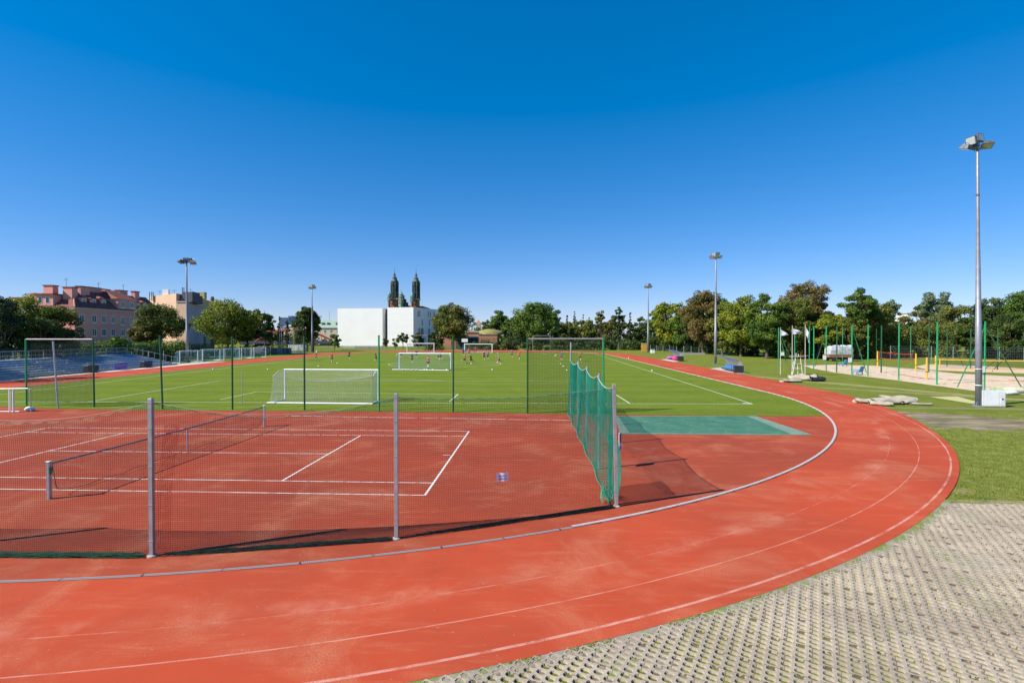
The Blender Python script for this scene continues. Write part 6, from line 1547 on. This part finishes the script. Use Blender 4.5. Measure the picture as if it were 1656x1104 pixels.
def person(px, py, label, shirt, shorts, socks, face=0, stride=.3, lean=.05, arms=((-.3, .3, .5), (.3, .3, .5)), hair=M_hair, long_sleeve=False, loc=None, scale=1.0, group='players on the football pitch'):
    "arms: for left, right: swing forward, spread sideways, elbow bend (radians); stride: thigh swing"
    J = {}; d = lambda a: math.cos(a); sn = math.sin
    hipz = .94-.06*abs(stride)
    pel = Vector((0, 0, hipz)); up = Vector((sn(lean), 0, d(lean)))          # local +x is forward
    chest = pel+up*.32; neck = pel+up*.54; head = pel+up*.62; top = pel+up*.80
    V = [pel, pel+up*.16, chest, neck-up*.04, neck+up*.03, head+up*.02, head+up*.10, top-up*.01]
    Ed = [(0,1),(1,2),(2,3),(3,4),(4,5),(5,6),(6,7)]; Rd = [(.13,.10),(.125,.095),(.15,.10),(.11,.08),(.052,.052),(.075,.085),(.08,.095),(.05,.055)]
    parts = {}
    for si, sgn in ((0, 1), (1, -1)):
        sw = stride*(1 if si == 0 else -1); kb = (.15+max(0, -sw)*1.6+.1)
        hip = pel+Vector((0, sgn*.10, -.03)); kn = hip+Vector((sn(sw), sgn*.03, -d(sw)))*.44
        ak = kn+Vector((sn(sw-kb), 0, -d(sw-kb)))*.42; toe = ak+Vector((.20, sgn*.03, -.04)); heel = ak+Vector((-.03, 0, -.05))
        n = len(V); V += [hip, kn, kn.lerp(ak, .3), ak, toe-Vector((.08, 0, 0)), toe]; Ed += [(0,n),(n,n+1),(n+1,n+2),(n+2,n+3),(n+3,n+4),(n+4,n+5)]; Rd += [.092,.058,.060,.038,.040,.030]
        parts['leg%d' % si] = (hip, kn, ak, toe)
        a, sp_, el = arms[si]
        sh = pel+up*.49+Vector((0, sgn*.19, 0)); ud = Vector((sn(a)*d(sp_), sgn*sn(sp_), -d(a)*d(sp_))); elb = sh+ud*.29
        fd = Vector((sn(a+el)*d(sp_*.8), sgn*sn(sp_*.8), -d(a+el)*d(sp_*.8))); wr = elb+fd*.26; hd = wr+fd*.07
        n = len(V); V += [sh, elb, wr, hd]; Ed += [(3,n),(n,n+1),(n+1,n+2),(n+2,n+3)]; Rd += [.062,.043,.030,(.040,.022)]
        sd_ = Vector((fd.z, 0, -fd.x)).normalized() if abs(fd.x)+abs(fd.z) > .1 else Vector((1, 0, 0)); nrm = fd.cross(sd_)
        for k, (of, ln) in enumerate(((-.030, .062), (-.010, .074), (.010, .070), (.029, .054))):
            b0 = hd+sd_*of+fd*.01; n2 = len(V); V += [b0+fd*ln*.5+nrm*.006, b0+fd*ln+nrm*sgn*.014]; Ed += [(n+3,n2),(n2,n2+1)]; Rd += [.009,.0075]
        n2 = len(V); V += [wr+sd_*.035+fd*.03, wr+sd_*.062+fd*.055]; Ed += [(n+2,n2),(n2,n2+1)]; Rd += [.011,.009]
        parts['arm%d' % si] = (sh, elb, wr)
    n = len(V); V += [head+up*.05+Vector((.095, 0, 0))]; Ed += [(5,n)]; Rd += [.014]                       # nose
    minz = min(min(parts['leg0'][2].z, parts['leg1'][2].z)-.07, min(parts['leg0'][3].z, parts['leg1'][3].z)-.03)
    body = skin_obj(V, Ed, Rd)
    sV = [pel+up*.06, pel+up*.16, chest, pel+up*.49]; sE = [(0,1),(1,2),(2,3)]; sR = [(.150,.118),(.142,.112),(.165,.118),(.10,.085)]
    for si in (0, 1):
        sh, elb, wr = parts['arm%d' % si]; n = len(sV)
        if long_sleeve: sV += [sh, elb, wr]; sE += [(3,n),(n,n+1),(n+1,n+2)]; sR += [.078,.055,.042]
        else: sV += [sh, sh.lerp(elb, .65)]; sE += [(3,n),(n,n+1)]; sR += [.078,.064]
    shirt_o = skin_obj(sV, sE, sR)
    hV = [pel+up*.09]; hE = []; hR = [(.150,.120)]
    for si in (0, 1):
        hip, kn, ak, toe = parts['leg%d' % si]; n = len(hV); hV += [hip, hip.lerp(kn, .72)]; hE += [(0,n),(n,n+1)]; hR += [.112,.092]
    shorts_o = skin_obj(hV, hE, hR)
    objs = [('body', body, M_skin), ('shirt', shirt_o, CL[shirt]), ('shorts', shorts_o, CL[shorts])]
    for si in (0, 1):
        hip, kn, ak, toe = parts['leg%d' % si]
        so_ = skin_obj([kn.lerp(ak, .18), kn.lerp(ak, .45), ak], [(0,1),(1,2)], [.062,.064,.045]); objs.append(('sock', so_, CL[socks]))
        sh_ = skin_obj([ak+Vector((-.03, 0, -.03)), ak.lerp(toe, .5), toe], [(0,1),(1,2)], [.050,.050,.040]); objs.append(('shoe', sh_, CL['black']))
    hr_ = skin_obj([head+up*.09-Vector((.03,0,0)), head+up*.145-Vector((.012,0,0)), head+up*.15+Vector((.03,0,0))], [(0,1),(1,2)], [(.085,.092),(.082,.088),(.055,.06)]); objs.append(('hair', hr_, hair))
    PEOPLE.append((px, py, label, objs, minz, face, loc, scale, group))
PEOPLE = []
Aw = lambda a, b_, c: (a, b_, c)
walk = ((-.35, .15, .3), (.35, .15, .4)); run = ((-.7, .2, 1.3), (.7, .2, 1.4)); stand = ((.05, .18, .2), (.05, .18, .2))
person(512, 578.8, 'player in white shirt and black shorts by the left touchline', 'white', 'black', 'black', 20, .15, .02, stand)
person(536.4, 586.8, 'player in red walking alone behind the left end of the near goal', 'red', 'maroon', 'white', -100, .35, .05, walk, M_fair)
person(564.5, 581.5, 'player in red left of the near goal post, left of the navy player', 'red', 'black', 'white', -80, .15, .03, stand)
person(608, 585.2, 'player in navy beside the bright green post', 'navy', 'black', 'white', 170, .25, .2, walk)
person(649, 579.5, 'player in red seen through the left side of the mid-field goal', 'red', 'black', 'white', 30, .2, .05, stand)
person(666.5, 587.7, 'player in dark green standing before the mid-field goal', 'green', 'black', 'white', -90, .1, .02, stand)
person(673.6, 579.3, 'player in navy above the dark green one, through the goal', 'navy', 'black', 'white', -80, .15, .03, stand)
person(692.6, 594.6, 'goalkeeper in red pointing with an outstretched arm in the mid-field goal', 'red', 'black', 'white', 75, .12, .02, ((.1, .35, .6), (.1, 1.45, .0)), M_hair)
person(709, 582.3, 'player in red pressing close to a navy one in the goal view', 'red', 'black', 'white', 10, .45, .2, walk)
person(712.5, 582.5, 'player in navy pressed by a red one at his left', 'navy', 'black', 'white', 150, .2, .1, walk)
person(749.5, 575.8, 'player in navy at the left post of the far goal', 'navy', 'black', 'white', -60, .25, .1, walk)
person(758, 576, 'player in red left of the far goalkeeper', 'red', 'maroon', 'white', -120, .2, .05, walk)
person(769, 571.4, 'goalkeeper in red waving in the mouth of the far goal', 'red', 'maroon', 'white', -90, .2, .05, ((.2, 1.2, .3), (.2, .5, .9)))
person(751, 587.8, 'player in red and black lunging towards the player in black', 'red', 'black', 'white', 0, .6, .25, run)
person(762, 589, 'player all in black bending over the ball', 'black', 'black', 'black', 150, .55, .3, ((-.3, .5, .4), (.4, .5, .4)))
person(782.8, 582.8, 'player in red standing close left of one in blue', 'red', 'maroon', 'white', -70, .2, .05, stand)
person(788.6, 582, 'player in blue close right of one in red', 'blue', 'navy', 'white', -100, .3, .1, walk)
person(807, 588.4, 'player in teal and maroon striding with arms bent, centre circle', 'teal', 'maroon', 'white', 190, .55, .12, run)
person(827.6, 578.8, 'player in teal left of a red one, beyond the centre', 'teal', 'navy', 'white', -90, .2, .05, stand)
person(839.6, 582, 'player in red right of a teal one, beyond the centre', 'red', 'maroon', 'white', -120, .35, .05, walk)
person(908, 583.3, 'player in teal shirt and maroon shorts facing us, right half', 'teal', 'maroon', 'white', -90, .15, .02, stand)
person(938.5, 583.7, 'player in red with a raised arm, rightmost on the pitch', 'red', 'black', 'white', -120, .35, .05, ((2.4, .3, .5), (.3, .15, .8)))
person(97, 571, 'person in dark clothes standing on top of the grandstand', 'black', 'black', 'black', 0, .1, .02, stand, long_sleeve=True, loc=(-64.6, 72.5, .28+.235*7+.0), group=None)
old = bpy.context.window.scene if bpy.context.window else None
dg = None
with bpy.context.temp_override(scene=tmpscene, view_layer=tmpscene.view_layers[0]):
    tmpscene.view_layers[0].update()
    dg = tmpscene.view_layers[0].depsgraph
    dg.update()
    for px, py, label, objs, minz, face, loc, scale, group in PEOPLE:
        p = Vector(loc) if loc else G(px, py)
        o = thing('person', label, 'person', tuple(p), R(face), group)
        for nm, ob, m_ in objs:
            me = bpy.data.meshes.new_from_object(ob.evaluated_get(dg), depsgraph=dg)
            me.transform(Matrix.Scale(1.08, 4) @ Matrix.Translation((0, 0, -minz))); me.materials.clear(); me.materials.append(m_); me.name = nm
            q = bpy.data.objects.new(nm, me); col.objects.link(q); q.parent = o
for *_, in (): pass
for P_ in PEOPLE:
    for nm, ob, m_ in P_[3]:
        me = ob.data; bpy.data.objects.remove(ob); bpy.data.meshes.remove(me)
bpy.data.scenes.remove(tmpscene)
